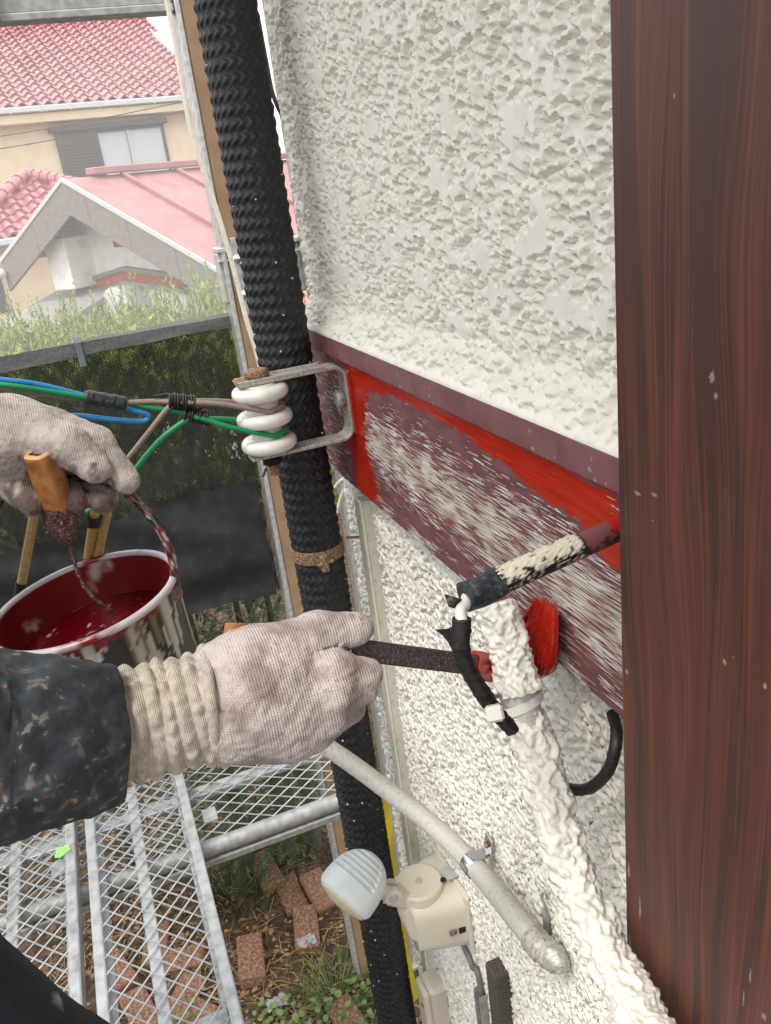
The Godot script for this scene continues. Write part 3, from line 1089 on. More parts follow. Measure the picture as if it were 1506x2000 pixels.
func build_hedge() -> void:
	var t := thing("hedge", "bright yellow green hedge with upright shoots above the black net", "hedge", Vector3(0, 0, -3.3))
	var b := MB.new()
	var stems := MB.new()
	for k in 6800:
		var x := rng.randf_range(-1.5, 0.75)
		var z := rng.randf_range(-3.7, -2.62)
		var top := 2.405 + 0.05 * N2.get_noise_2d(x * 3.0, z * 3.0) + (-3.1 - z) * 0.05
		var y0 := rng.randf_range(1.72, top - 0.1)
		var l := rng.randf_range(0.08, 0.16)
		var kind := rng.randf()
		var big := 1.9
		if kind < 0.58:
			big = 1.0
			y0 = top - rng.randf_range(0.1, 0.26)
		elif kind < 0.63:
			big = 1.0
			y0 = top - 0.06
			l = rng.randf_range(0.1, 0.22)
		var lean := Vector3(rng.randf_range(-0.25, 0.25), 1, rng.randf_range(-0.25, 0.25)).normalized()
		var at := Vector3(x, y0, z)
		var base_col := Color(0.17, 0.25, 0.03).lerp(Color(0.38, 0.44, 0.08), rng.randf())
		blade(stems, at, lean, Vector3(1, 0, 0), l, 0.004, Vector3.ZERO, Color(0.14, 0.13, 0.05))
		var m := int(l / 0.0075 / big)
		for i in m:
			var f := (i + rng.randf()) / m
			var a := rng.randf() * TAU
			var out := Vector3(cos(a), rng.randf_range(0.6, 2.2), sin(a)).normalized()
			var sd := out.cross(Vector3(rng.randf_range(-1, 1), rng.randf_range(-1, 1), rng.randf_range(-1, 1))).normalized()
			blade(b, at + lean * l * f, out, sd, rng.randf_range(0.018, 0.032) * (1.2 - f * 0.6) * big, 0.0078 * big * big, Vector3.ZERO, base_col.lerp(Color(0.33, 0.4, 0.08), f * rng.randf() * 0.6), 1)
	part("foliage", b, M.leaf, t)
	part("shoot_stems", stems, M.leaf, t)
	var w := MB.new()
	for k in 9:
		var x := -1.4 + k * 0.26
		w.tube(spline([Vector3(x, -0.02, -3.3), Vector3(x + 0.02, 0.7, -3.32), Vector3(x - 0.03, 1.6, -3.28), Vector3(x, 2.2, -3.3)], 4), [0.022, 0.022, 0.021, 0.02, 0.019, 0.018, 0.017, 0.016, 0.014, 0.012, 0.01, 0.008, 0.006], 7)
	part("trunks", w, M.dark_wood, t)
	# low dark conifer showing under the net
	for q in [[470, 1190], [380, 1215], [530, 1178]]:
		var c := on_z(q[0], q[1] + 30, -3.0)
		var s := thing("conifer_shrub", {470: "low dark conifer shrub midway under the lower edge of the net", 380: "dark conifer shrub beside the bucket under the net", 530: "dark conifer shrub beside the beige post under the net"}[q[0]], "shrub", Vector3(c.x, 0, c.z), "dark conifer shrubs under the net")
		var fb := MB.new()
		for k in 420:
			var a := rng.randf() * TAU
			var hh := rng.randf()
			var rad := 0.34 * (1.0 - hh * 0.75) * sqrt(rng.randf())
			var at := Vector3(c.x + cos(a) * rad, 0.15 + hh * (c.y + 0.1), c.z + sin(a) * rad * 0.6)
			var dir := Vector3(cos(a), rng.randf_range(-0.1, 0.7), sin(a)).normalized()
			for i in 9:
				var d2 := (dir + Vector3(rng.randf_range(-1, 1), rng.randf_range(-0.6, 0.6), rng.randf_range(-1, 1)) * 0.7).normalized()
				blade(fb, at + dir * 0.012 * i, d2, d2.cross(Vector3.UP).normalized(), rng.randf_range(0.02, 0.045), 0.008, Vector3.ZERO, Color(0.035, 0.07, 0.025).lerp(Color(0.07, 0.11, 0.035), rng.randf()), 1)
		part("foliage", fb, M.leaf, s)
		var tr := MB.new()
		tr.tube([Vector3(c.x, -0.02, c.z), Vector3(c.x, 0.8, c.z), Vector3(c.x, 1.4, c.z)], [0.03, 0.024, 0.01], 7)
		part("trunk", tr, M.dark_wood, s)

# ------------------------------------------------------------------ the plastered wall with its band
func plaster_high(s: float, y: float) -> float:
	var u := s * 1000.0
	var v := y * 1000.0
	# sprayed blobs with pits between them, and patches pressed flat by the trowel
	var n := N2.get_noise_2d(u * 0.07, v * 0.095) * 0.6 + N2.get_noise_2d(u * 0.13 + 40.0, v * 0.18) * 0.4
	var fine := N2.get_noise_2d(u * 0.22 + 90.0, v * 0.28)
	var lift := N2.get_noise_2d(u * 0.03 + 70.0, v * 0.028)
	var pat := N2.get_noise_2d(u * 0.013 + 9.0, v * 0.021) * 0.65 + N2.get_noise_2d(u * 0.04, v * 0.06) * 0.35
	var flat := smoothstep(0.2, 0.36, pat)
	var h := 0.0084 * smoothstep(-0.5, 0.36, n + lift * 0.3) + 0.0011 * fine + 0.0016 * lift
	return lerpf(h, minf(0.0076 + lift * 0.0008, 0.0084), flat)

func plaster_low(s: float, y: float) -> float:
	var u := s * 1000.0
	var v := y * 1000.0
	var q := N2.get_noise_2d(u * 0.08 + 5.0, v * 0.1) * 0.65 + N2.get_noise_2d(u * 0.15, v * 0.19) * 0.35
	var big := N2.get_noise_2d(u * 0.022, v * 0.014 + 30.0)
	var pit := smoothstep(0.09, -0.2, q - big * 0.24)
	return 0.0050 - 0.0092 * pit + absf(N2.get_noise_2d(u * 0.13, v * 0.13)) * 0.0012

func wall_sheet(y0: float, y1: float, corner_z: float, plane: float, z_end: float, step: float, shape, flare) -> MB:
	var b := MB.new()
	var r := 0.012
	var arc := r * PI * 0.5
	var ret := 0.09
	var len_all := ret + arc + (z_end - corner_z)
	var nu := int(len_all / step) + 1
	var nv := int((y1 - y0) / step) + 1
	var pts := PackedVector3Array()
	pts.resize(nu * nv)
	for j in nv:
		var y := lerpf(y0, y1, j / (nv - 1.0))
		var fl: float = flare.call(y)
		for i in nu:
			var s := len_all * i / (nu - 1)
			var p: Vector3
			var n: Vector3
			if s < ret:
				p = Vector3(plane + r + (ret - s), y, corner_z - r)
				n = Vector3(0, 0, -1)
			elif s < ret + arc:
				var a := (s - ret) / r
				n = Vector3(-sin(a), 0, -cos(a))
				p = Vector3(plane + r, y, corner_z) + n * r
			else:
				p = Vector3(plane, y, corner_z + (s - ret - arc))
				n = Vector3(-1, 0, 0)
			var h: float = shape.call(s, y)
			if s < ret + arc + 0.012: h += N1.get_noise_2d(y * 60.0, 7.0) * 0.004
			pts[j * nu + i] = p + n * (h + fl * maxf(-n.x, 0.0))
	b.sheet(pts, nu, nv, Vector3(-1, 0, -0.3))
	return b

func build_wall() -> void:
	var t := thing("house_wall", "white textured stucco house wall crossed by a peeling wooden band", "wall", Vector3(0.45, 0, 0))
	var cz := -1.375
	# core behind the skins
	var b := MB.new()
	b.box(Vector3(0.505, 1.88, 0.32), Vector3(0.2, 3.76, 3.36))
	part("masonry", b, M.plaster, t)
	# upper plaster, flaring out to a rough sill over the trim
	var flare := func(y: float) -> float:
		var f := clampf((2.634 - y) / 0.045, 0.0, 1.0)
		return 0.028 * pow(f, 1.4)
	var ragged := func(s: float, y: float) -> float:
		var h := plaster_high(s, y)
		var f := smoothstep(2.645, 2.615, y)
		if f > 0.0:
			var lump := N1.get_noise_2d(s * 24.0, y * 34.0) * 0.009 + N2.get_noise_2d(s * 75.0, y * 90.0) * 0.007 + N2.get_noise_2d(s * 170.0, y * 200.0) * 0.0035
			h = lerpf(h, 0.004 + maxf(lump, -0.004) * smoothstep(2.588, 2.6, y), f)
		return h
	part("upper_plaster", wall_sheet(2.586, 3.07, cz, WALL, -0.38, 0.00185, ragged, flare), M.plaster, t)
	part("upper_plaster", wall_sheet(3.07, 3.77, cz, WALL, 1.9, 0.02, func(s, y): return 0.004 + N1.get_noise_2d(s * 55, y * 50) * 0.003, func(y): return 0.0), M.plaster, t)
	part("lower_plaster", wall_sheet(1.1, 2.34, cz + 0.012, WALL + 0.006, -0.38, 0.0030, plaster_low, func(y): return 0.0), M.plaster, t)
	part("lower_plaster", wall_sheet(0.0, 1.1, cz + 0.012, WALL + 0.006, 1.9, 0.02, func(s, y): return 0.003, func(y): return 0.0), M.plaster, t)
	# drip trim with chips knocked out of its paint
	b = MB.new()
	var nz := 300
	var prof := [Vector2(0.41, 2.588), Vector2(TRIM + 0.003, 2.5885), Vector2(TRIM, 2.585), Vector2(TRIM, 2.558), Vector2(TRIM + 0.003, 2.555), Vector2(0.39, 2.556)]
	for k in prof.size() - 1:
		var pts := PackedVector3Array()
		for j in 2:
			for i in nz:
				var z := cz - 0.012 + (0.72 - cz) * pow(i / (nz - 1.0), 1.6)
				var w := N1.get_noise_2d(z * 40.0, k + j) * 0.0008
				var q: Vector2 = prof[k + j]
				pts.append(Vector3(q.x + w, q.y + N1.get_noise_2d(z * 60.0, 50.0) * 0.0009, z))
		var d: Vector2 = prof[k + 1] - prof[k]
		b.sheet(pts, nz, 2, Vector3(d.y, -d.x, 0) if d.y < 0 else Vector3(d.y, -d.x, 0))
	b.face([Vector3(TRIM, 2.587, cz - 0.012), Vector3(0.41, 2.587, cz - 0.012), Vector3(0.41, 2.556, cz - 0.012), Vector3(TRIM, 2.556, cz - 0.012)], Vector3(0, 0, -1))
	var tm := tri(mat(Color.WHITE, 0.5), chipped(), 3.2)
	part("drip_trim", b, tm, t)
	# weathered band board
	b = MB.new()
	var z0 := cz - 0.004
	var z1 := -0.38
	var y0 := 2.334
	var y1 := 2.557
	var pts := PackedVector3Array()
	var uvs := PackedVector2Array()
	var nu := 340
	var nv := 70
	for j in nv:
		for i in nu:
			var z := lerpf(z0, z1, i / (nu - 1.0))
			var y := lerpf(y0, y1, j / (nv - 1.0))
			var g := N1.get_noise_2d(z * 9.0, y * 240.0) * 0.0011
			var edge := smoothstep(0.006, 0.0, y - y0) * 0.006
			pts.append(Vector3(BAND + g + edge, y, z))
			uvs.append(Vector2(i / (nu - 1.0), 1.0 - j / (nv - 1.0)))
	b.sheet(pts, nu, nv, Vector3(-1, 0, 0), uvs)
	var band := part("band_board", b, band_material(z0, z1, y0, y1), t)
	b = MB.new()
	b.box(Vector3(0.391, (y0 + y1) * 0.5, (z0 + z1) * 0.5), Vector3(0.05, y1 - y0 - 0.006, z1 - z0 - 0.002))
	b.box(Vector3(0.391, (y0 + y1) * 0.5, 0.2), Vector3(0.06, y1 - y0 - 0.006, 1.1))
	part("band_backing", b, mat(s8(104, 62, 64), 0.7), t)
	# nail in the band, hook lower down
	b = MB.new()
	var nl := on_wall(768, 925, BAND)
	b.tube([nl, nl + Vector3(-0.012, 0.002, 0.001)], 0.0014, 8)
	b.lathe(nl + Vector3(-0.012, 0.002, 0.001), Vector3(-1, 0, 0), [Vector2(0, 0), Vector2(0, 0.003), Vector2(0.001, 0.003), Vector2(0.001, 0)], 8)
	part("nail", b, M.rust, band)
	b = MB.new()
	nl = on_wall(866, 1075, BAND)
	b.tube(spline([nl + Vector3(0, 0.004, 0.003), nl + Vector3(-0.006, 0.0, 0.003), nl + Vector3(-0.006, -0.004, -0.002), nl + Vector3(-0.002, -0.005, -0.004)], 4), 0.0008, 6)
	part("hook", b, M.rust, band)
	# eave overhead: boards of the soffit that keep the sky off the wall
	var ev := thing("eave", "white soffit of the roof eave high over the wall", "eave", Vector3(0.2, 3.75, 0))
	b = MB.new()
	b.box(Vector3(0.2, 3.79, 0.2), Vector3(0.8, 0.06, 3.6), Basis.IDENTITY, 0.004)
	part("soffit", b, M.white_wall, ev)
	b = MB.new()
	b.box(Vector3(-0.22, 3.8, 0.2), Vector3(0.03, 0.2, 3.6), Basis.IDENTITY, 0.004)
	part("fascia", b, M.steel_grey, ev)

func chipped() -> ImageTexture:
	var im := gray(512, 0.03, 70, 4)
	var im2 := gray(512, 0.012, 71, 3)
	for y in 512:
		for x in 512:
			var a := im.get_pixel(x, y).r
			var q := im2.get_pixel(x, y).r
			var col := s8(114, 74, 78).lerp(s8(126, 86, 89), clampf(q * 1.6 - 0.3, 0, 1))
			if a > 0.8 and q > 0.48: col = s8(150, 146, 148)
			elif a < 0.14 and q < 0.5: col = s8(84, 54, 58)
			im.set_pixel(x, y, col)
	return ImageTexture.create_from_image(im)

func band_material(z0: float, z1: float, y0: float, y1: float) -> StandardMaterial3D:
	var W := 1400
	var H := 360
	var red := PackedVector2Array()
	for p in [[640, 684], [700, 702], [900, 800], [1060, 885], [1212, 975], [1230, 1130], [1203, 1112], [1172, 1085], [1150, 1035], [1128, 1012], [1045, 962], [985, 908], [905, 848], [830, 802], [765, 772], [718, 762], [712, 850], [722, 900], [742, 975], [714, 982], [694, 945], [690, 890], [676, 868], [684, 730], [660, 700]]:
		var q := on_wall(p[0], p[1], BAND)
		red.append(Vector2(q.z, q.y))
	var im := Image.create(W, H, false, Image.FORMAT_RGB8)
	var hm := Image.create(W, H, false, Image.FORMAT_RGB8)
	var rm := Image.create(W, H, false, Image.FORMAT_RGB8)
	var purple := s8(119, 75, 78)
	var purple2 := s8(103, 63, 65)
	for j in H:
		var y := lerpf(y1, y0, j / (H - 1.0))
		var rel := (y - y0) / (y1 - y0)
		for i in W:
			var z := lerpf(z0, z1, i / (W - 1.0))
			var along := (z - z0) / (z1 - z0)
			var st1 := N1.get_noise_2d(z * 11.0, y * 290.0)
			var st2 := N2.get_noise_2d(z * 26.0, y * 680.0)
			var cloud := N2.get_noise_2d(z * 14.0 + 20.0, y * 30.0)
			# wear is heaviest along the middle of the board, and reaches lower towards the window
			var mid := lerpf(0.55, 0.42, along)
			var half := lerpf(0.2, 0.34, along)
			var wear := 1.0 - absf(rel - mid) / half
			wear = clampf(wear, -1.0, 0.75) * smoothstep(-0.02, 0.06, z - red[16].x + 0.03)
			if rel < 0.12: wear = maxf(wear, 0.1 + cloud * 0.8 - rel * 2.0)
			var m := st1 * 0.8 + st2 * 0.5 + cloud * 0.24
			var col := purple.lerp(purple2, clampf(0.5 + cloud + st1 * 0.4, 0, 1))
			var h := 0.7
			var ro := 0.6
			if m > 0.36 - wear * 0.78:
				var tone := clampf(0.5 + st2 * 0.9 + cloud * 0.5, 0, 1)
				col = s8(148, 130, 112).lerp(s8(204, 202, 198), tone)
				h = 0.3 + 0.25 * st2
				ro = 0.85
			var q := Vector2(z + st1 * 0.02 + st2 * 0.008, y + N2.get_noise_2d(z * 40.0, y * 30.0) * 0.004 + st1 * 0.003)
			if Geometry2D.is_point_in_polygon(q, red):
				col = s8(164, 32, 15).lerp(s8(184, 46, 22), clampf(0.5 + st1, 0, 1))
				h = 0.9 + st1 * 0.1
				ro = 0.28
			im.set_pixel(i, j, col)
			hm.set_pixel(i, j, Color(h, h, h))
			rm.set_pixel(i, j, Color(ro, ro, ro))
	var m2 := mat(Color.WHITE, 1.0)
	m2.albedo_texture = ImageTexture.create_from_image(im)
	m2.roughness_texture = ImageTexture.create_from_image(rm)
	m2.heightmap_enabled = true
	m2.heightmap_texture = ImageTexture.create_from_image(hm)
	m2.heightmap_scale = 0.08
	return m2

# ------------------------------------------------------------------ wood grain board
func build_board() -> void:
	var zl := on_wall(1190, 200, BOARD).z
	var W := 512
	var H := 1536
	var im := Image.create(W, H, false, Image.FORMAT_RGB8)
	var flecks := []
	for q in [[1390, 735, 9, 26], [1398, 775, 8, 12], [1245, 963, 12, 7], [1278, 966, 10, 8], [1316, 188, 5, 5], [1415, 1293, 6, 12], [1495, 1340, 7, 14], [1432, 1283, 3, 5], [1224, 1312, 6, 9], [1228, 1700, 4, 26], [1250, 1775, 3, 40], [1465, 1905, 4, 26], [1452, 1950, 3, 30], [1275, 1018, 4, 4], [1492, 1985, 9, 12], [1230, 1840, 3, 30]]:
		var p := on_wall(q[0], q[1], BOARD)
		var p2 := on_wall(q[0] + q[2], q[1], BOARD)
		var p3 := on_wall(q[0], q[1] + q[3], BOARD)
		flecks.append([p.z, p.y, absf(p2.z - p.z) * 0.5, absf(p3.y - p.y) * 0.5, q[0]])
	for j in H:
		var y := 3.2 - 1.4 * j / H
		for i in W:
			var z := zl + 0.26 * i / W
			var warp := N2.get_noise_2d(z * 20.0, y * 4.0) * 0.0045 + N2.get_noise_2d(z * 5.0, y * 1.6) * 0.012
			var a := N1.get_noise_2d((z + warp) * 62.0, y * 2.4)
			var ln := N2.get_noise_2d((z + warp) * 420.0, y * 4.0)
			var fi := N2.get_noise_2d(z * 1500.0, y * 14.0)
			var dk := N2.get_noise_2d((z + warp * 1.5) * 30.0 + 7.0, y * 1.6)
			var col := s8(88, 51, 43).lerp(s8(105, 60, 48), clampf(0.5 + a * 1.1, 0, 1))
			col = col.lerp(s8(60, 43, 41), 0.75 * smoothstep(0.0, 0.6, dk + ln * 0.4 + a * 0.3))
			col = col.lerp(s8(62, 42, 39), clampf(0.2 + ln * 0.4 + fi * 0.16, 0, 0.5))
			im.set_pixel(i, j, col)
	for f in flecks:
		var ci := int((f[0] - zl) / 0.26 * W)
		var cj := int((3.2 - f[1]) / 1.4 * H)
		var ri: float = maxf(f[2] / 0.26 * W, 1.0)
		var rj: float = maxf(f[3] / 1.4 * H, 1.0)
		for dj in range(-int(rj * 1.4) - 1, int(rj * 1.4) + 2):
			for di in range(-int(ri * 1.4) - 1, int(ri * 1.4) + 2):
				if ci + di < 0 or ci + di >= W or cj + dj < 0 or cj + dj >= H: continue
				if pow(di / ri, 2.0) + pow(dj / rj, 2.0) < 1.0 + 0.8 * N2.get_noise_2d((ci + di) * 0.35, (cj + dj) * 0.2):
					var fc := s8(190, 146, 118) if f[4] > 1410 and f[4] < 1500 and f[1] > 2.35 else s8(146, 147, 154)
					im.set_pixel(ci + di, cj + dj, im.get_pixel(ci + di, cj + dj).lerp(fc, 0.75))
	var m := mat(Color.WHITE, 0.5)
	m.metallic_specular = 0.45
	m.albedo_texture = ImageTexture.create_from_image(im)
	var t := thing("wood_grain_board", "dark red brown wood grain board standing upright against the stucco wall", "board", Vector3(0.34, 0, zl + 0.15))
	var b := MB.new()
	# front face with mapped grain; rounded long edges; returns to the wall
	var prof := []
	for k in 7:
		var a := PI * 0.5 * k / 6.0
		prof.append(Vector2(BOARD + 0.004 - 0.004 * sin(a), zl + 0.004 - 0.004 * cos(a)))
	prof.push_front(Vector2(0.394, zl))
	for k in 7:
		var a := PI * 0.5 * k / 6.0
		prof.append(Vector2(BOARD + 0.004 - 0.004 * cos(a), zl + 0.296 + 0.004 * sin(a)))
	prof.append(Vector2(0.394, zl + 0.3))
	var pts := PackedVector3Array()
	var uvs := PackedVector2Array()
	var ys := [0.0, 1.8, 1.81, 3.19, 3.2, 3.75]
	for y in ys:
		for q in prof:
			pts.append(Vector3(q.x, y, q.y))
			uvs.append(Vector2((q.y - zl) / 0.26, (3.2 - y) / 1.4))
	b.sheet(pts, prof.size(), ys.size(), Vector3(-1, 0, 0), uvs)
	part("face", b, m, t)
	b = MB.new()
	b.box(Vector3(0.362, 1.87, zl + 0.15), Vector3(0.06, 3.72, 0.28))
	part("core", b, mat(s8(70, 48, 44), 0.7), t)

# ------------------------------------------------------------------ scaffold deck
func bars(b: MB, x0: float, x1: float, z0: float, z1: float, y: float, px: float, pz: float, w: float, th: float) -> void:
	# two families of flat strands, clipped to the frame
	var slope := pz / px
	for fam in 2:
		var sg := 1.0 if fam == 0 else -1.0
		var span := (z1 - z0) + (x1 - x0) * slope
		var k := 0
		while k * pz < span:
			var c := k * pz
			# z = z0 + c -+ slope * (x - x0)
			var xa := x0
			var za := z0 + c if fam == 0 else z0 + c - (x1 - x0) * slope
			var xb := x1
			var zb := za - sg * slope * (x1 - x0)
			k += 1
			var p := Vector2(xa, za)
			var q := Vector2(xb, zb)
			var d := q - p
			var ta := 0.0
			var tb := 1.0
			if absf(d.y) > 1e-9:
				var u0 := (z0 - p.y) / d.y
				var u1 := (z1 - p.y) / d.y
				ta = maxf(ta, minf(u0, u1))
				tb = minf(tb, maxf(u0, u1))
			if tb - ta < 0.01:
				continue
			var e := p + d * ta
			var f := p + d * tb
			var dir := Vector3(f.x - e.x, 0, f.y - e.y)
			b.box(Vector3((e.x + f.x) * 0.5, y + sg * 0.0006, (e.y + f.y) * 0.5), Vector3(dir.length(), th, w), basis_from(dir, Vector3(0, 1, 0.35 * sg).normalized()))

func build_deck() -> void:
	# planks running along the wall
	var spec := [[-0.275, -0.018, DECK, "steel mesh scaffold plank between the marked plank and the wall"], [-0.565, -0.3, DECK - 0.004, "steel mesh scaffold plank with a scrap of green tape"]]
	for k in 2:
		var q: Array = spec[k]
		var x0: float = q[0]
		var x1: float = q[1]
		var y: float = q[2]
		var z0 := -2.75
		var z1 := 0.6
		var t := thing("scaffold_plank", q[3], "scaffold plank", Vector3((x0 + x1) * 0.5, y - 0.05, -1.0), "scaffold planks along the wall")
		for s in 2:
			var b := MB.new()
			var x := x0 + 0.012 if s == 0 else x1 - 0.012
			b.box(Vector3(x, y - 0.018, (z0 + z1) * 0.5), Vector3(0.022, 0.045, z1 - z0), Basis.IDENTITY, 0.003)
			b.box(Vector3(x + (0.012 if s == 0 else -0.012), y - 0.034, (z0 + z1) * 0.5), Vector3(0.02, 0.003, z1 - z0))
			part("side_rail", b, M.deck, t)
		var b2 := MB.new()
		b2.box(Vector3((x0 + x1) * 0.5 - 0.01, y - 0.02, (z0 + z1) * 0.5), Vector3(0.026, 0.02, z1 - z0), Basis.IDENTITY, 0.002)
		part("centre_rib", b2, M.deck, t)
		for z in [-2.5, -1.86, -1.2, -0.5, 0.2]:
			b2 = MB.new()
			b2.box(Vector3((x0 + x1) * 0.5, y - 0.034, z), Vector3(x1 - x0 - 0.05, 0.012, 0.035), Basis.IDENTITY, 0.002)
			part("cross_rib", b2, M.deck, t)
		b2 = MB.new()
		bars(b2, x0 + 0.022, x1 - 0.022, z0, z1, y - 0.003, 0.040, 0.043, 0.0029, 0.002)
		tag(part("mesh_grating", b2, M.deck, t), "", "", "", "stuff")
		if k == 1:
			b2 = MB.new()
			var g := on_level(122, 1664, y + 0.004)
			var gp := [Vector3(-0.018, 0, 0.012), Vector3(-0.004, 0, 0.018), Vector3(0.02, 0.002, 0.004), Vector3(0.014, 0.002, -0.014), Vector3(-0.012, 0.001, -0.016)]
			var w := []
			for p in gp: w.append(g + p)
			slab(b2, w, Vector3(0, 0.0015, 0))
			part("tape_scrap", b2, M.green_tape, t)
	# planks running across, one level lower
	for k in 2:
		var za := -1.672 - k * 0.5
		var zb := za - 0.47
		var y := DECK - 0.045
		var x0 := -1.4
		var x1 := 0.375
		var t := thing("cross_plank", ["steel mesh plank crossing under the other planks, edge facing the ground bricks", "steel mesh plank crossing under the shade net, edge towards the shrubs"][k], "scaffold plank", Vector3(-0.4, y - 0.06, (za + zb) * 0.5), "planks crossing below")
		for s in 2:
			var b := MB.new()
			var z := za - 0.02 if s == 0 else zb + 0.02
			b.tube([Vector3(x0, y - 0.02, z), Vector3(x1, y - 0.02, z)], 0.021, 14)
			b.box(Vector3((x0 + x1) * 0.5, y - 0.05, z + (0.006 if s == 0 else -0.006)), Vector3(x1 - x0, 0.02, 0.03), Basis.IDENTITY, 0.003)
			part("side_rail", b, M.steel_grey, t)
		var b2 := MB.new()
		b2.box(Vector3((x0 + x1) * 0.5, y - 0.02, (za + zb) * 0.5), Vector3(x1 - x0, 0.018, 0.04), Basis.IDENTITY, 0.002)
		part("centre_rib", b2, M.deck, t)
		for x in [-0.9, -0.35, 0.02]:
			for zz in [-0.12, 0.12]:
				b2 = MB.new()
				b2.box(Vector3(x, y - 0.003, (za + zb) * 0.5 + zz), Vector3(0.035, 0.008, 0.05), Basis.IDENTITY, 0.001)
				part("weld_tab", b2, M.deck, t)
		b2 = MB.new()
		bars(b2, x0, x1, zb + 0.03, za - 0.03, y - 0.003, 0.062, 0.042, 0.0029, 0.002)
		tag(part("mesh_grating", b2, M.deck, t), "", "", "", "stuff")
	# frame that carries the planks
	var f := thing("scaffold", "galvanised scaffold tubes and legs carrying the planks", "scaffold", Vector3(-0.5, 0, -1.5))
	for z in [-1.72, -2.6, 0.3]:
		var b := MB.new()
		b.tube([Vector3(-1.35, DECK - 0.118 if z < -1.0 else DECK - 0.062, z), Vector3(0.3, DECK - 0.118 if z < -1.0 else DECK - 0.062, z)], 0.021, 12)
		part("ledger", b, M.steel_grey, f)
	for x in [-1.3]:
		for z in [-1.72, -2.6, 0.3]:
			var b := MB.new()
			b.tube([Vector3(x, 0.0, z), Vector3(x, 3.2, z)], 0.024, 12)
			part("standard", b, M.steel_grey, f)
	for z in [0.3]:
		var b := MB.new()
		b.tube([Vector3(0.25, 0.0, z), Vector3(0.25, DECK - 0.1, z)], 0.024, 12)
		part("standard", b, M.steel_grey, f)

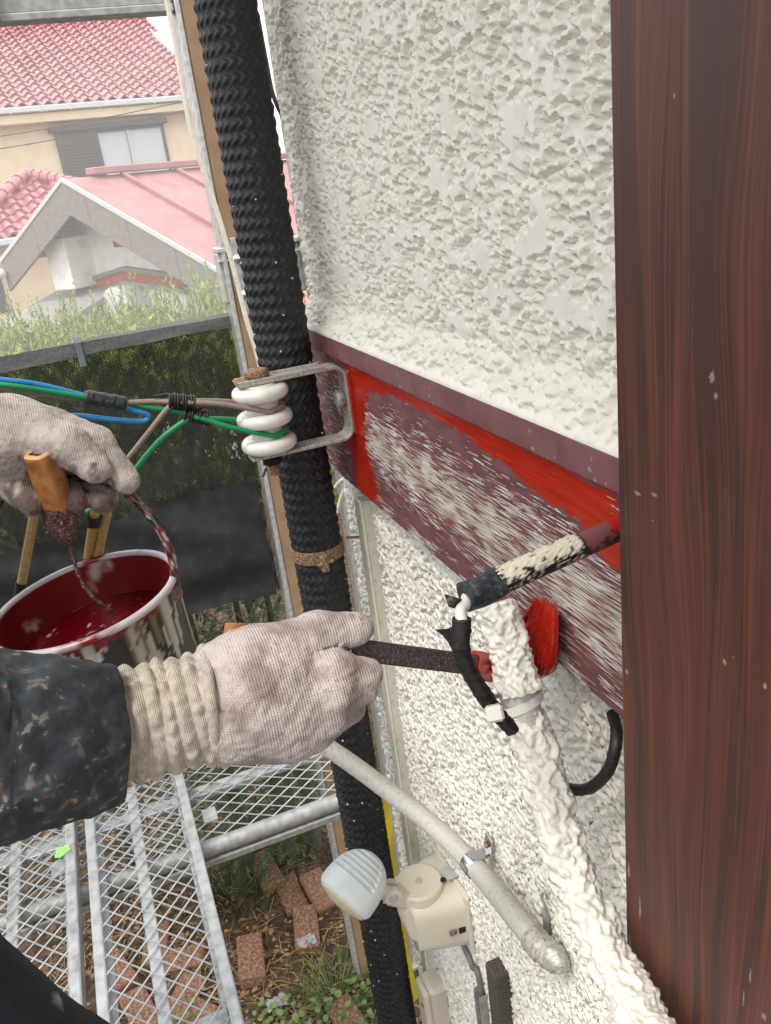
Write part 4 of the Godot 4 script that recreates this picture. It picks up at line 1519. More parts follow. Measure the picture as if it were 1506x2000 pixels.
# ------------------------------------------------------------------ bricks, straw, weeds
func build_ground_things() -> void:
	var brick := MB.new()
	var w := 0.1
	var l := 0.21
	var h := 0.06
	brick.box(Vector3(0, h * 0.5, 0), Vector3(w, h, l), Basis.IDENTITY, 0.006)
	var mesh := brick.done()
	var spots := [[519, 1694, 8, 0.06], [566, 1730, 3, -0.04], [620, 1730, 6, 0.03], [594, 1800, -12, 0.0], [487, 1864, -8, 0.05], [222, 1885, 20, 0.02], [300, 1832, -10, 0.0], [345, 1862, 75, 0.0], [352, 1940, -35, -0.02], [270, 1965, 15, 0.0], [410, 1975, 40, -0.03], [680, 1985, 10, 0.0]]
	var sides := ["lying flat among long grass blades", "half sunk beside the upright brick", "resting on straw by the brown post", "lying aslant in dry straw", "long pale brick lying by itself near the plank", "reddish brick seen through the plank mesh", "seen through the plank mesh beside the centre rib", "lying crosswise under the plank mesh", "lying aslant under the plank mesh", "small corner showing under the plank mesh", "under the plank edge near the weeds", "sunk among the green weeds"]
	for i in spots.size():
		var q: Array = spots[i]
		var p := on_level(q[0], q[1], 0.05)
		var o := obj("brick", mesh, M.brick[i % 3])
		o.position = Vector3(p.x, q[3] * 0.35 - 0.028, p.z)
		o.rotation = Vector3(rng.randf_range(-0.1, 0.1), deg_to_rad(q[2]), rng.randf_range(-0.12, 0.12))
		tag(o, "worn clay brick " + sides[i] if not sides[i].contains("brick") else "worn clay brick on the soil, " + sides[i], "brick", "loose bricks on the garden soil")
	# straw and twigs
	var b := MB.new()
	for k in 9000:
		var x := rng.randf_range(-0.75, 0.62)
		var z := rng.randf_range(-4.4, -1.75)
		if N2.get_noise_2d(x * 3.0, z * 3.0) < rng.randf_range(-0.5, 0.2): continue
		var y := N1.get_noise_2d(x * 4, z * 4) * 0.02 + N1.get_noise_2d(x * 19, z * 19) * 0.008
		var a := rng.randf() * TAU
		var dir := Vector3(cos(a), rng.randf_range(-0.05, 0.3), sin(a)).normalized()
		var col := Color(0.2, 0.115, 0.05).lerp(Color(0.34, 0.23, 0.11), rng.randf())
		if rng.randf() < 0.25: col = Color(0.14, 0.075, 0.035)
		blade(b, Vector3(x, y + rng.randf() * 0.02, z), dir, dir.cross(Vector3.UP).normalized(), rng.randf_range(0.03, 0.13), rng.randf_range(0.002, 0.007), Vector3(0, -0.25, 0), col)
	tag(obj("straw_litter", b.done(), M.leaf), "dry brown straw and twigs scattered over the soil", "straw", "", "stuff")
	b = MB.new()
	for k in 1500:
		var x := rng.randf_range(-0.7, 0.6)
		var z := rng.randf_range(-4.2, -1.8)
		var y := N1.get_noise_2d(x * 4, z * 4) * 0.02 + 0.004 + rng.randf() * 0.01
		var a := rng.randf() * TAU
		var dir := Vector3(cos(a), rng.randf_range(-0.1, 0.25), sin(a))
		var sd := dir.cross(Vector3.UP).normalized()
		var l2 := rng.randf_range(0.012, 0.035)
		var col := Color(0.2, 0.11, 0.05).lerp(Color(0.36, 0.22, 0.1), rng.randf())
		b.face([Vector3(x, y, z), Vector3(x, y, z) + dir * l2 * 0.5 + sd * l2 * 0.32, Vector3(x, y, z) + dir * l2, Vector3(x, y, z) + dir * l2 * 0.5 - sd * l2 * 0.32], Vector3.UP, col)
	tag(obj("leaf_litter", b.done(), M.leaf), "small fallen brown leaves among the straw", "leaves", "", "stuff")
	# grass tufts
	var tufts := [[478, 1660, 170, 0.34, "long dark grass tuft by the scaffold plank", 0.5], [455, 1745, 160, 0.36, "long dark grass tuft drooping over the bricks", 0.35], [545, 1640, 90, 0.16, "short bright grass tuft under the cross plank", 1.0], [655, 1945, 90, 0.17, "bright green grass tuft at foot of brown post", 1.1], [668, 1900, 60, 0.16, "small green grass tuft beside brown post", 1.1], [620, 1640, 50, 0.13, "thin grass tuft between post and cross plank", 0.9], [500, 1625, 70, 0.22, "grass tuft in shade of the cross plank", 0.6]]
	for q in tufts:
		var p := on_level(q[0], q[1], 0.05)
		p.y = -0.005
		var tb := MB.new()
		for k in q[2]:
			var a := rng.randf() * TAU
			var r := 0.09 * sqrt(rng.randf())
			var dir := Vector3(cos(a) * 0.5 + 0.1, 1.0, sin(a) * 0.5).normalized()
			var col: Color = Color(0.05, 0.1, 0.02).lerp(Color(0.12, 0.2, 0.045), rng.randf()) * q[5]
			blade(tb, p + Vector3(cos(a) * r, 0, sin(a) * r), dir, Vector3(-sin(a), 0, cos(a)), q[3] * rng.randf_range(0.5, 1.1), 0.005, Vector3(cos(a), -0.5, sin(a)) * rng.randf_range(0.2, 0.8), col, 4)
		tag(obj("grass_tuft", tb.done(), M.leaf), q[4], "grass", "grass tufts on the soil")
	# round-leaved weeds along the bottom
	for q in [[540, 1992, "patch of small round leaved weeds by the plank"], [630, 2000, "patch of clover like weeds on straw"], [690, 1960, "weed patch in front of the brown post"], [350, 1990, "weeds under the plank mesh with yellowed leaves"]]:
		var p := on_level(q[0], q[1], 0.03)
		var tb := MB.new()
		for k in 60:
			var a := rng.randf() * TAU
			var r := 0.1 * sqrt(rng.randf())
			var c := p + Vector3(cos(a) * r, rng.randf_range(-0.02, 0.03), sin(a) * r)
			var nn := Vector3(rng.randf_range(-0.5, 0.5), 1, rng.randf_range(-0.5, 0.5)).normalized()
			var u := nn.cross(Vector3(1, 0, 0.3)).normalized()
			var w2 := nn.cross(u)
			var rad := rng.randf_range(0.006, 0.014)
			var pts := []
			for i in 6:
				pts.append(c + (u * cos(i * TAU / 6) + w2 * sin(i * TAU / 6)) * rad)
			tb.face(pts, nn, Color(0.07, 0.13, 0.035).lerp(Color(0.16, 0.22, 0.07), rng.randf()))
			blade(tb, Vector3(c.x, -0.01, c.z), (c - Vector3(c.x, -0.01, c.z)).normalized() + Vector3(0, 0.01, 0), Vector3(1, 0, 0), maxf(c.y + 0.01, 0.005), 0.0015, Vector3.ZERO, Color(0.1, 0.14, 0.05), 1)
		tag(obj("weed_patch", tb.done(), M.leaf), q[2], "weeds", "weed patches on the soil")
	# crumpled scraps of clear wrap
	for q in [[600, 1842, "crumpled clear plastic scrap between bricks and post"], [541, 1962, "torn clear plastic scrap among the weeds"]]:
		var p := on_level(q[0], q[1], 0.02)
		var tb := MB.new()
		var pts := PackedVector3Array()
		for j in 9:
			for i in 9:
				pts.append(p + Vector3((i - 4) * 0.009, 0.014 + N1.get_noise_3d(i * 0.9, j * 0.9, q[0]) * 0.03, (j - 4) * 0.006))
		tb.sheet(pts, 9, 9, Vector3.UP)
		var pm := mat(Color(0.8, 0.82, 0.84, 0.45), 0.15)
		pm.transparency = BaseMaterial3D.TRANSPARENCY_ALPHA
		tag(obj("plastic_scrap", tb.done(), pm), q[2], "plastic scrap")

# ------------------------------------------------------------------ pole in its wavy sleeve
func build_pole() -> void:
	var c := Vector3(0.2935, 0, -1.272)
	var t := thing("sleeved_pole", "black pole wrapped in a wavy ribbed rubber sleeve at the corner", "pole", c)
	var b := MB.new()
	var seg := 147
	var pts := PackedVector3Array()
	var cen := PackedVector3Array()
	var y0 := 0.0
	var y1 := 3.3
	var rows := int((y1 - 0.9) / 0.0027)
	var per := 0.0185
	for j in rows + 1:
		var y := 0.9 + (y1 - 0.9) * j / rows
		var drift := N2.get_noise_2d(y * 5.0, 2.0) * 0.1
		for i in seg:
			var a := TAU * i / seg
			# strands run up the pole in waves; each is a rounded ridge with a sharp groove beside it
			var f := a * 21.0 / TAU + 0.4 * sin(TAU * y / per) + drift
			var q := absf(fposmod(f, 1.0) - 0.5) * 2.0
			var rise := 0.0023 * (1.0 - pow(q, 2.4)) + 0.0010 * sin(TAU * y / per + 0.8)
			var r := 0.0402 + rise + 0.0008 * N2.get_noise_2d(a * 3.0, y * 30.0)
			pts.append(Vector3(c.x + cos(a) * r, y, c.z + sin(a) * r))
		cen.append(Vector3(c.x, y, c.z))
	b.sheet(pts, seg, rows + 1, Vector3.ZERO, PackedVector2Array(), PackedColorArray(), true, cen)
	part("ribbed_sleeve", b, M.sleeve, t)
	b = MB.new()
	b.tube([Vector3(c.x, 0, c.z), Vector3(c.x, 0.92, c.z)], 0.042, 24)
	part("lower_sleeve", b, M.sleeve, t)
	b = MB.new()
	b.tube([Vector3(c.x, 0.001, c.z), Vector3(c.x, 3.5, c.z)], 0.03, 20)
	part("tube", b, M.steel_grey, t)
	# dried specks of paint
	b = MB.new()
	for k in 46:
		var y := rng.randf_range(1.1, 3.05)
		var a := rng.randf_range(0.2, PI + 0.6)
		var o := Vector3(cos(a), 0, sin(a))
		var rs := rng.randf_range(0.0008, 0.002)
		b.lathe(Vector3(c.x, y, c.z) + o * 0.0415, o, [Vector2(0, rs), Vector2(0.0018, rs), Vector2(0.0026, rs * 0.6), Vector2(0.0028, 0)], 7)
	tag(part("paint_specks", b, M.coat, t), "", "", "", "stuff")
	# rusty strap with its screw lug
	b = MB.new()
	var cy := on_z(625, 1092, c.z + 0.045).y
	b.lathe(Vector3(c.x, cy - 0.011, c.z), Vector3.UP, [Vector2(0, 0.0425), Vector2(0, 0.046), Vector2(0.022, 0.046), Vector2(0.022, 0.0425)], 40)
	var strap := part("strap", b, M.rust, t)
	b = MB.new()
	var lug := on_z(632, 1098, c.z + 0.05)
	b.box(lug + Vector3(0, 0, 0.004), Vector3(0.012, 0.03, 0.014), Basis.IDENTITY, 0.002)
	b.tube([lug + Vector3(-0.012, 0, 0.008), lug + Vector3(0.016, 0.002, 0.008)], 0.003, 8)
	part("screw_lug", b, M.rust, strap)
	b = MB.new()
	b.tube([Vector3(c.x + 0.05, cy + 0.01, c.z + 0.01), Vector3(c.x + 0.085, cy + 0.006, c.z + 0.02)], 0.0025, 8)
	part("screw_pin", b, M.rust, strap)

# ------------------------------------------------------------------ spool insulator in its bracket
func ribbon(b: MB, path: Array, across: Vector3, w: float, th: float) -> void:
	# flat bar bent along a path
	var m := path.size()
	var pts := PackedVector3Array()
	var cen := PackedVector3Array()
	across = across.normalized()
	for j in m:
		var t: Vector3 = (path[min(j + 1, m - 1)] - path[max(j - 1, 0)]).normalized()
		var n := t.cross(across).normalized()
		var hw := w * 0.5
		var ht := th * 0.5
		var ch := th * 0.25
		for q in [[-hw + ch, -ht], [hw - ch, -ht], [hw, -ht + ch], [hw, ht - ch], [hw - ch, ht], [-hw + ch, ht], [-hw, ht - ch], [-hw, -ht + ch]]:
			pts.append(path[j] + across * q[0] + n * q[1])
		cen.append(path[j])
	for k in 8:
		for j in m - 1:
			var k2 := (k + 1) % 8
			b.poly([pts[j * 8 + k], pts[j * 8 + k2], pts[(j + 1) * 8 + k2], pts[(j + 1) * 8 + k]], (cen[j] + cen[j + 1]) * 0.5)
	for e in [0, m - 1]:
		var p := []
		for k in 8: p.append(pts[e * 8 + k])
		b.poly(p, cen[1] if e == 0 else cen[m - 2])

func hexbolt(b: MB, at: Vector3, axis: Vector3, r: float, h: float) -> void:
	b.lathe(at, axis, [Vector2(0, 0), Vector2(0, r), Vector2(h * 0.85, r), Vector2(h, r * 0.8), Vector2(h, 0)], 6)

func build_insulator() -> void:
	var z := -1.186
	var ax := on_z(517, 815, z)
	var top := on_z(512, 742, z).y
	var bot := on_z(525, 886, z).y
	var t := thing("insulator_bracket", "galvanised U bracket bolted to the band board holding white insulators", "bracket", Vector3(BAND, ax.y, z))
	var b := MB.new()
	var xb := BAND - 0.004
	var xe := ax.x - 0.032
	var path := [Vector3(xe, top, z)]
	for k in 9:
		var a := PI * 0.5 * k / 8.0
		path.append(Vector3(xb - 0.018 + 0.018 * sin(a), top - 0.018 + 0.018 * cos(a), z))
	for k in 9:
		var a := PI * 0.5 * k / 8.0
		path.append(Vector3(xb - 0.018 + 0.018 * cos(a), bot + 0.018 - 0.018 * sin(a), z))
	path.append(Vector3(xe, bot, z))
	ribbon(b, path, Vector3(0, 0, 1), 0.036, 0.0055)
	# raised lips along the top arm
	for s in [-1.0, 1.0]:
		b.box(Vector3((xe + xb - 0.03) * 0.5, top + 0.0042, z + s * 0.0165), Vector3(xb - 0.03 - xe, 0.004, 0.003), Basis.IDENTITY, 0.0008)
	part("strap", b, M.zinc, t)
	b = MB.new()
	b.box(Vector3(xe + 0.02, top + 0.0038, z), Vector3(0.046, 0.002, 0.029), Basis.IDENTITY, 0.0005)
	part("rusted_tip", b, M.rust, t)
	b = MB.new()
	hexbolt(b, Vector3(ax.x, top + 0.003, z), Vector3.UP, 0.0185, 0.014)
	part("bolt_head", b, M.rust, t)
	b = MB.new()
	var rod := []
	b.lathe(Vector3(ax.x, bot - 0.034, z), Vector3.UP, [Vector2(0, 0), Vector2(0, 0.0075), Vector2(0.002, 0.0085), Vector2(0.005, 0.0072), Vector2(0.008, 0.0085), Vector2(0.011, 0.0072), Vector2(0.014, 0.0085), Vector2(0.017, 0.0075), Vector2(0.08, 0.0075)], 14)
	part("threaded_end", b, M.rust, t)
	b = MB.new()
	hexbolt(b, Vector3(ax.x, bot - 0.016, z), Vector3.UP, 0.015, 0.011)
	part("nut", b, M.black_gap, t)
	b = MB.new()
	b.tube([Vector3(ax.x - 0.014, bot - 0.018, z + 0.012), Vector3(ax.x - 0.022, bot - 0.028, z + 0.016)], 0.002, 6)
	b.tube([Vector3(ax.x + 0.005, bot - 0.03, z + 0.006), Vector3(ax.x + 0.03, bot - 0.05, z - 0.02)], 0.0009, 6)
	part("split_pin", b, M.black_wire, t)
	b = MB.new()
	var wb := Vector3(xb - 0.003, (top + bot) * 0.5 + 0.004, z)
	hexbolt(b, wb, Vector3(-1, 0, 0), 0.0145, 0.013)
	part("wall_bolt", b, M.zinc, t)
	b = MB.new()
	b.box(Vector3(BAND - 0.001, (top + bot) * 0.5, z + 0.022), Vector3(0.006, top - bot - 0.012, 0.012), Basis.IDENTITY, 0.002)
	part("painted_edge", b, M.red_wet, t)
	# the porcelain: a core with three fat discs
	var ins := thing("spool_insulator", "glossy white porcelain spool insulator with three stacked discs", "insulator", Vector3(ax.x, bot + 0.003, z))
	b = MB.new()
	b.tube([Vector3(ax.x, bot + 0.0035, z), Vector3(ax.x, top - 0.0035, z)], 0.024, 24)
	part("core", b, M.porcelain, ins)
	var hgt := top - bot - 0.008
	for k in 3:
		b = MB.new()
		var prof := []
		for i in 17:
			var a := -PI * 0.5 + PI * i / 16.0
			prof.append(Vector2(0.0107 * sin(a), 0.0285 + 0.0133 * pow(maxf(cos(a), 0.0), 0.75)))
		prof.push_front(Vector2(-0.0107, 0.0))
		prof.append(Vector2(0.0107, 0.0))
		b.lathe(Vector3(ax.x, bot + 0.0045 + 0.012 + (hgt - 0.025) * k / 2.0, z), Vector3.UP, prof, 48)
		part("disc", b, M.porcelain, ins)

func build_wires() -> void:
	var z := -1.186
	var ax := on_z(517, 815, z)
	var yg := on_z(517, 795, z).y    # upper groove
	var yl := on_z(522, 842, z).y    # lower groove
	var R := 0.0295
	var zs := func(px, py, dz): return on_z(px, py, z + dz)
	# grey-brown service wire looped round the upper groove
	var loop := func(y: float, front: Array, rear: Array) -> Array:
		var p := []
		for q in front: p.append(q)
		for k in 13:
			var a := PI * 0.5 - PI * k / 12.0
			p.append(Vector3(ax.x + cos(a) * R, y, z + sin(a) * R))
		for q in rear: p.append(q)
		return p
	var b := MB.new()
	var g1: Array = loop.call(yg, [zs.call(300, 784, 0.0), zs.call(352, 786, 0.012), zs.call(430, 789, 0.02)], [zs.call(420, 783, -0.02), zs.call(352, 784, -0.008), zs.call(322, 784, -0.004)])
	g1 = [zs.call(205, 780, 0.0), zs.call(250, 786, 0.0)] + g1
	b.tube(spline(g1, 4), 0.0038, 10)
	tag(obj("service_wire", b.done(), M.cable_grey), "grey brown wire looped round the upper insulator groove", "wire")
	b = MB.new()
	b.tube(spline([zs.call(340, 789, 0.008), zs.call(325, 800, 0.01), zs.call(292, 842, 0.01), zs.call(250, 895, 0.0), zs.call(205, 950, -0.02), zs.call(150, 985, -0.05)], 6), 0.0038, 10)
	tag(obj("tail_wire", b.done(), M.cable_grey), "grey wire tail slanting down from black binding to the glove", "wire")
	b = MB.new()
	var g2: Array = loop.call(yl, [zs.call(372, 812, 0.012), zs.call(410, 822, 0.018), zs.call(440, 832, 0.022)], [zs.call(455, 820, -0.02), zs.call(410, 818, -0.016), zs.call(375, 810, -0.008)])
	g2 = [zs.call(250, 787, -0.004), zs.call(300, 797, 0.0), zs.call(350, 804, 0.006)] + g2
	b.tube(spline(g2, 4), 0.0039, 10)
	tag(obj("green_wire", b.done(), M.cable_green), "green wire looped round the lower insulator groove", "wire")
	b = MB.new()
	b.tube(spline([zs.call(378, 812, 0.01), zs.call(352, 828, 0.012), zs.call(310, 862, 0.01), zs.call(262, 920, 0.0), zs.call(230, 965, -0.03), zs.call(170, 1000, -0.06)], 6), 0.0039, 10)
	tag(obj("green_wire", b.done(), M.cable_green), "green wire tail curving down from black binding behind the glove", "wire")
	# bundle coming in from the left
	var far := [[-420, 690, -0.1], [-200, 722, -0.03]]
	var left := [["blue_wire", M.cable_blue, [[0, 741, 0.0], [80, 752, 0.0], [165, 773, 0.0], [200, 780, 0.004]], "blue wire running in the bundle towards the taped joint"], ["green_wire", M.cable_green, [[0, 751, 0.008], [80, 762, 0.008], [165, 776, 0.006], [200, 781, 0.0]], "green wire running in the bundle towards the taped joint"], ["service_wire", M.cable_grey, [[0, 757, -0.006], [80, 769, -0.006], [165, 779, -0.004], [200, 783, 0.0]], "grey brown wire running in the bundle towards the taped joint"]]
	for q in left:
		b = MB.new()
		var ps := []
		for p in far: ps.append(zs.call(p[0], p[1] + q[2][0][1] - 745, p[2]))
		for p in q[2]: ps.append(zs.call(p[0], p[1], p[2]))
		b.tube(spline(ps, 6), 0.0038, 10)
		tag(obj(q[0], b.done(), q[1]), q[3], "wire", "wires of the incoming bundle")
	# blue wire doubled back out of the joint
	b = MB.new()
	b.tube(spline([zs.call(235, 788, 0.0), zs.call(262, 802, 0.0), zs.call(284, 808, 0.0), zs.call(290, 816, 0.0), zs.call(275, 823, 0.0), zs.call(215, 819, 0.0), zs.call(150, 812, -0.01), zs.call(110, 818, -0.02), zs.call(70, 850, -0.03)], 6), 0.0038, 10)
	tag(obj("blue_wire", b.done(), M.cable_blue), "blue wire end bent back in a loop under the taped joint", "wire")
	# taped joint: wound layers
	b = MB.new()
	var p0: Vector3 = zs.call(163, 775, 0.0)
	var p1: Vector3 = zs.call(246, 789, 0.0)
	var tp := []
	for k in 40: tp.append(p0.lerp(p1, k / 39.0))
	b.tube(tp, 0.0098, 16, true, func(al, an, j): return 0.0012 * fposmod(al * 70.0 + an / TAU, 1.0) + (-0.002 if j < 2 or j > 37 else 0.0))
	tag(obj("taped_joint", b.done(), M.tape), "joint of the wires wound with grey black tape", "tape")
	# wire bindings
	for q in [[322, 782, 388, 788, "black wire binding wound round the grey brown wire"], [352, 808, 412, 818, "black wire binding wound round the green wire"]]:
		b = MB.new()
		var a0: Vector3 = zs.call(q[0], q[1], 0.004)
		var a1: Vector3 = zs.call(q[2], q[3], 0.008)
		var d := (a1 - a0).normalized()
		var u := (Vector3.UP - d * d.y).normalized()
		var w := d.cross(u)
		var ps := [a0 - d * 0.016 + u * 0.004]
		for k in 150:
			var f := k / 149.0
			var an := f * TAU * 9.5
			var rr := 0.0095 + 0.0012 * sin(f * 40.0)
			ps.append(a0.lerp(a1, 0.12 + f * 0.76) + (u * cos(an) + w * sin(an)) * rr)
		ps.append(a1 + d * 0.01 - u * 0.003)
		b.tube(ps, 0.0021, 7)
		tag(obj("wire_binding", b.done(), M.black_wire), q[4], "binding wire")

# ------------------------------------------------------------------ pipes and boxes on the wall
func build_wall_fittings() -> void:
	var b: MB
	var s0 := on_wall(1214, 1030, 0.3501)
	var s1 := on_z(912, 1166, -0.482)
	# --- thick pipe lumped over with white coating
	var cx := 0.2975
	var t := thing("coated_conduit", "conduit thickly lumped over with white textured coating beside the board", "conduit", on_wall(1240, 1960, cx))
	var px := [[966, 1178], [985, 1240], [1000, 1290], [1018, 1352]]
	var px2 := [[1022, 1395], [1055, 1490], [1100, 1650], [1155, 1795], [1232, 1945], [1330, 2090], [1480, 2280]]
	var lump := func(al: float, an: float, j: int) -> float:
		var p := Vector3(cos(an) * 2.0, sin(an) * 2.0, al * 90.0)
		var n := N2.get_noise_3d(p.x * 0.9, p.y * 0.9, p.z * 0.7) * 0.65 + N2.get_noise_3d(p.x * 2.0 + 9.0, p.y * 2.0, p.z * 1.6) * 0.4
		return 0.0052 * smoothstep(-0.5, 0.6, n) - 0.0026 + N2.get_noise_3d(cos(an) * 0.7, sin(an) * 0.7, al * 26.0) * 0.0024 + N2.get_noise_3d(p.x * 4.5, p.y * 4.5, p.z * 3.6) * 0.0004
	for s in [px, px2]:
		b = MB.new()
		var ps := []
		for q in s: ps.append(on_wall(q[0], q[1], cx))
		ps = spline(ps, 34)
		var rad := []
		for k in ps.size():
			var f := float(k) / (ps.size() - 1)
			var r := 0.0185 if s == px else lerpf(0.0188, 0.0205, f)
			if s == px2 and k < 2: r *= 0.9
			if s == px and k < 4: r *= 0.75 + 0.07 * k
			rad.append(r)
		b.tube(ps, rad, 72, true, lump)
		part("coating", b, M.coat, t)
	b = MB.new()
	var c0 := on_wall(1010, 1330, cx)
	var c1 := on_wall(1030, 1420, cx)
	b.tube([c0, c0.lerp(c1, 0.3), c0.lerp(c1, 0.7), c1], 0.0165, 32)
	part("bare_pipe", b, M.pvc_grey, t)
	# cable tie
	b = MB.new()
	var tc := on_wall(1014, 1372, cx)
	var td := (c1 - c0).normalized()
	var ring := []
	var tu := (Vector3(-1, 0, 0) - td * (-td.x)).normalized()
	var tw := td.cross(tu)
	for k in 41:
		var a := TAU * k / 40.0
		ring.append(tc + (tu * cos(a) + tw * sin(a)) * 0.0222 + td * 0.005 * cos(a - 0.6))
	for k in 40:
		var d: Vector3 = ring[k + 1] - ring[k]
		b.box((ring[k] + ring[k + 1]) * 0.5, Vector3(d.length() * 1.15, 0.0085, 0.0022), basis_from(d, td), 0.0004)
	var ring2 := []
	for k in 21:
		var a := -0.4 + PI * 1.05 * k / 20.0
		ring2.append(tc + (tu * cos(a) + tw * sin(a)) * 0.0242 + td * (-0.010 + 0.014 * k / 20.0))
	for k in 20:
		var d: Vector3 = ring2[k + 1] - ring2[k]
		b.box((ring2[k] + ring2[k + 1]) * 0.5, Vector3(d.length() * 1.15, 0.0065, 0.0018), basis_from(d, td), 0.0004)
	var tie := thing("cable_tie", "pale plastic cable tie round the bare grey pipe section", "cable tie", tc)
	part("band", b, M.nylon, tie)
	b = MB.new()
	var hd := at_depth(966, 1393, depth_of(s1) + 0.012)
	b.box(hd, Vector3(0.013, 0.012, 0.009), basis_from(eye_basis.x + eye_basis.y * 0.2, eye_basis.y), 0.002)
	b.tube([hd, tc + tu * 0.02], 0.003, 8)
	part("head", b, M.nylon, tie)
	# coating drip hanging off the pipe
	# --- black stub pipe
	t = thing("stub_pipe", "black stub pipe splashed with plaster and red paint sticking from band", "pipe", s0)
	b = MB.new()
	var sp := []
	for k in 60: sp.append(s0.lerp(s1, k / 59.0))
	var sd := (s1 - s0).normalized()
	var lens := s0.distance_to(s1)
	var scol := func(al: float, an: float, p: Vector3) -> Color:
		var f := al / lens
		var upn := cos(an) + N1.get_noise_3d(p.x * 130, p.y * 130, p.z * 130) * 1.5
		if f < 0.1 and upn > -0.3: return Color(0.4, 0.012, 0.004)
		if f < 0.28 and upn > -0.1: return Color(0.17, 0.06, 0.065)
		if f < 0.34 and upn < -0.9: return Color(0.3, 0.012, 0.006)
		if f > 0.3 and f < 0.83 and upn > 0.42: return Color(0.62, 0.58, 0.47)
		if f > 0.3 and f < 0.83 and N2.get_noise_3d(p.x * 500, p.y * 500, p.z * 500) > 0.42 - upn * 0.1: return Color(0.66, 0.64, 0.56)
		return Color(0.016, 0.018, 0.022)
	b.tube(sp, 0.0095, 64, true, func(al, an, j):
		var f: float = al / lens
		if f > 0.3 and f < 0.83 and cos(an) > 0.1: return 0.0012 + 0.0016 * N1.get_noise_2d(al * 400.0, an * 5.0)
		return 0.0, 1.0, Vector3.UP, scol)
	var sm := mat(Color.WHITE, 0.45)
	sm.vertex_color_use_as_albedo = true
	part("tube", b, sm, t)
	b = MB.new()
	var tp := []
	for k in 16: tp.append(s0.lerp(s1, 0.8 + 0.215 * k / 15.0))
	b.tube(tp, 0.0112, 24, true, func(al, an, j): return 0.0007 * sin(an * 3.0 + al * 200.0))
	part("tape_end", b, M.tape, t)
	# torn lead out of the stub
	var dz := depth_of(s1)
	b = MB.new()
	b.tube(spline([s1, at_depth(908, 1182, dz - 0.01), at_depth(900, 1192, dz - 0.015), at_depth(902, 1215, dz - 0.02)], 6), 0.0042, 10)
	part("torn_core", b, M.coat, t)
	b = MB.new()
	var fl := PackedVector3Array()
	for j in 6:
		for i in 6:
			fl.append(at_depth(868 + i * 7 + j * 1.5, 1160 + j * 5 + i * 2.0, dz - 0.012 + 0.006 * sin(i * 1.4 + j)))
	b.sheet(fl, 6, 6, Vector3(0, 0, 1))
	part("torn_flap", b, M.dark_wood, t)
	# black lead tied along the pipe
	t = thing("taped_lead", "black lead wound with tape hanging from stub pipe to cable tie", "cable", at_depth(940, 1320, dz))
	b = MB.new()
	b.tube(spline([at_depth(902, 1208, dz - 0.02), at_depth(901, 1230, dz - 0.018), at_depth(898, 1262, dz - 0.015)], 6), 0.0067, 14)
	part("sheath", b, M.black_wire, t)
	b = MB.new()
	var lp := spline([at_depth(893, 1236, dz - 0.014), at_depth(905, 1285, dz - 0.005), at_depth(925, 1325, dz + 0.01), at_depth(955, 1372, dz + 0.035), at_depth(985, 1408, dz + 0.05), at_depth(1000, 1425, dz + 0.06)], 12)
	var lr := []
	for k in lp.size(): lr.append(0.0068 + (0.0035 * (1.0 - k / 6.0) if k < 6 else 0.0) - 0.0012 * k / lp.size())
	b.tube(lp, lr, 20, true, func(al, an, j): return 0.0003 * sin(al * 500.0 + an * 2.0) + N2.get_noise_2d(al * 120.0, an) * 0.0008)
	part("tape_winding", b, M.black_wire, t)
	b = MB.new()
	var tip := at_depth(880, 1240, dz - 0.016)
	blade(b, tip, (at_depth(862, 1234, dz - 0.016) - tip).normalized(), Vector3(0, -1, 0), 0.012, 0.01, Vector3.ZERO, Color.WHITE, 3)
	part("tape_tail", b, M.black_wire, t)
	# black lead looping under the band
	t = thing("looped_lead", "black lead looping from coated conduit up under the band", "cable", on_wall(1150, 1540, 0.3523))
	b = MB.new()
	b.tube(spline([on_wall(1070, 1505, 0.3), on_wall(1093, 1530, 0.3331), on_wall(1120, 1542, 0.3395), on_wall(1155, 1538, 0.3437), on_wall(1188, 1505, 0.3469), on_wall(1202, 1460, 0.3523), on_wall(1204, 1425, 0.3629), on_wall(1196, 1395, 0.3758)], 8), 0.0056, 12, true, func(al, an, j): return N2.get_noise_2d(al * 200.0, an) * 0.0006)
	part("lead", b, M.black_wire, t)
	# --- grey conduit crossing to the left
	var gp := [on_wall(1062, 1858, 0.3576), on_wall(1020, 1806, 0.3544), on_wall(925, 1690, 0.3501), on_z(845, 1612, -0.98), on_z(760, 1546, -1.07), on_z(690, 1494, -1.13), on_z(615, 1443, -1.19), on_z(545, 1400, -1.24), on_z(470, 1362, -1.29)]
	t = thing("grey_conduit", "weathered grey plastic conduit slanting across wall and black pole", "conduit", gp[2])
	b = MB.new()
	b.tube(spline(gp, 10), 0.0155, 28)
	part("pipe", b, M.conduit, t)
	b = MB.new()
	var q0: Vector3 = gp[0]
	var qd: Vector3 = (gp[0] - gp[1]).normalized()
	var pp := []
	for k in 30: pp.append(q0 - qd * 0.026 + (qd * 0.06) * k / 29.0 + Vector3(0.012, 0, 0) * pow(k / 29.0, 2.0))
	var pr := []
	for k in 30: pr.append(0.0178 * sqrt(maxf(0.02, 1.0 - pow(maxf(0.0, k / 29.0 - 0.55) / 0.46, 2.0))))
	b.tube(pp, pr, 40, true, func(al, an, j): return N1.get_noise_3d(cos(an) * 2.0, sin(an) * 2.0, al * 120.0) * 0.0028)
	part("plastered_elbow", b, M.zinc, t)
	b = MB.new()
	var cl: Vector3 = gp[2]
	var cd: Vector3 = (gp[1] - gp[3]).normalized()
	b.tube([cl - cd * 0.011, cl - cd * 0.010, cl + cd * 0.010, cl + cd * 0.011], [0.0155, 0.0172, 0.0172, 0.0155], 28)
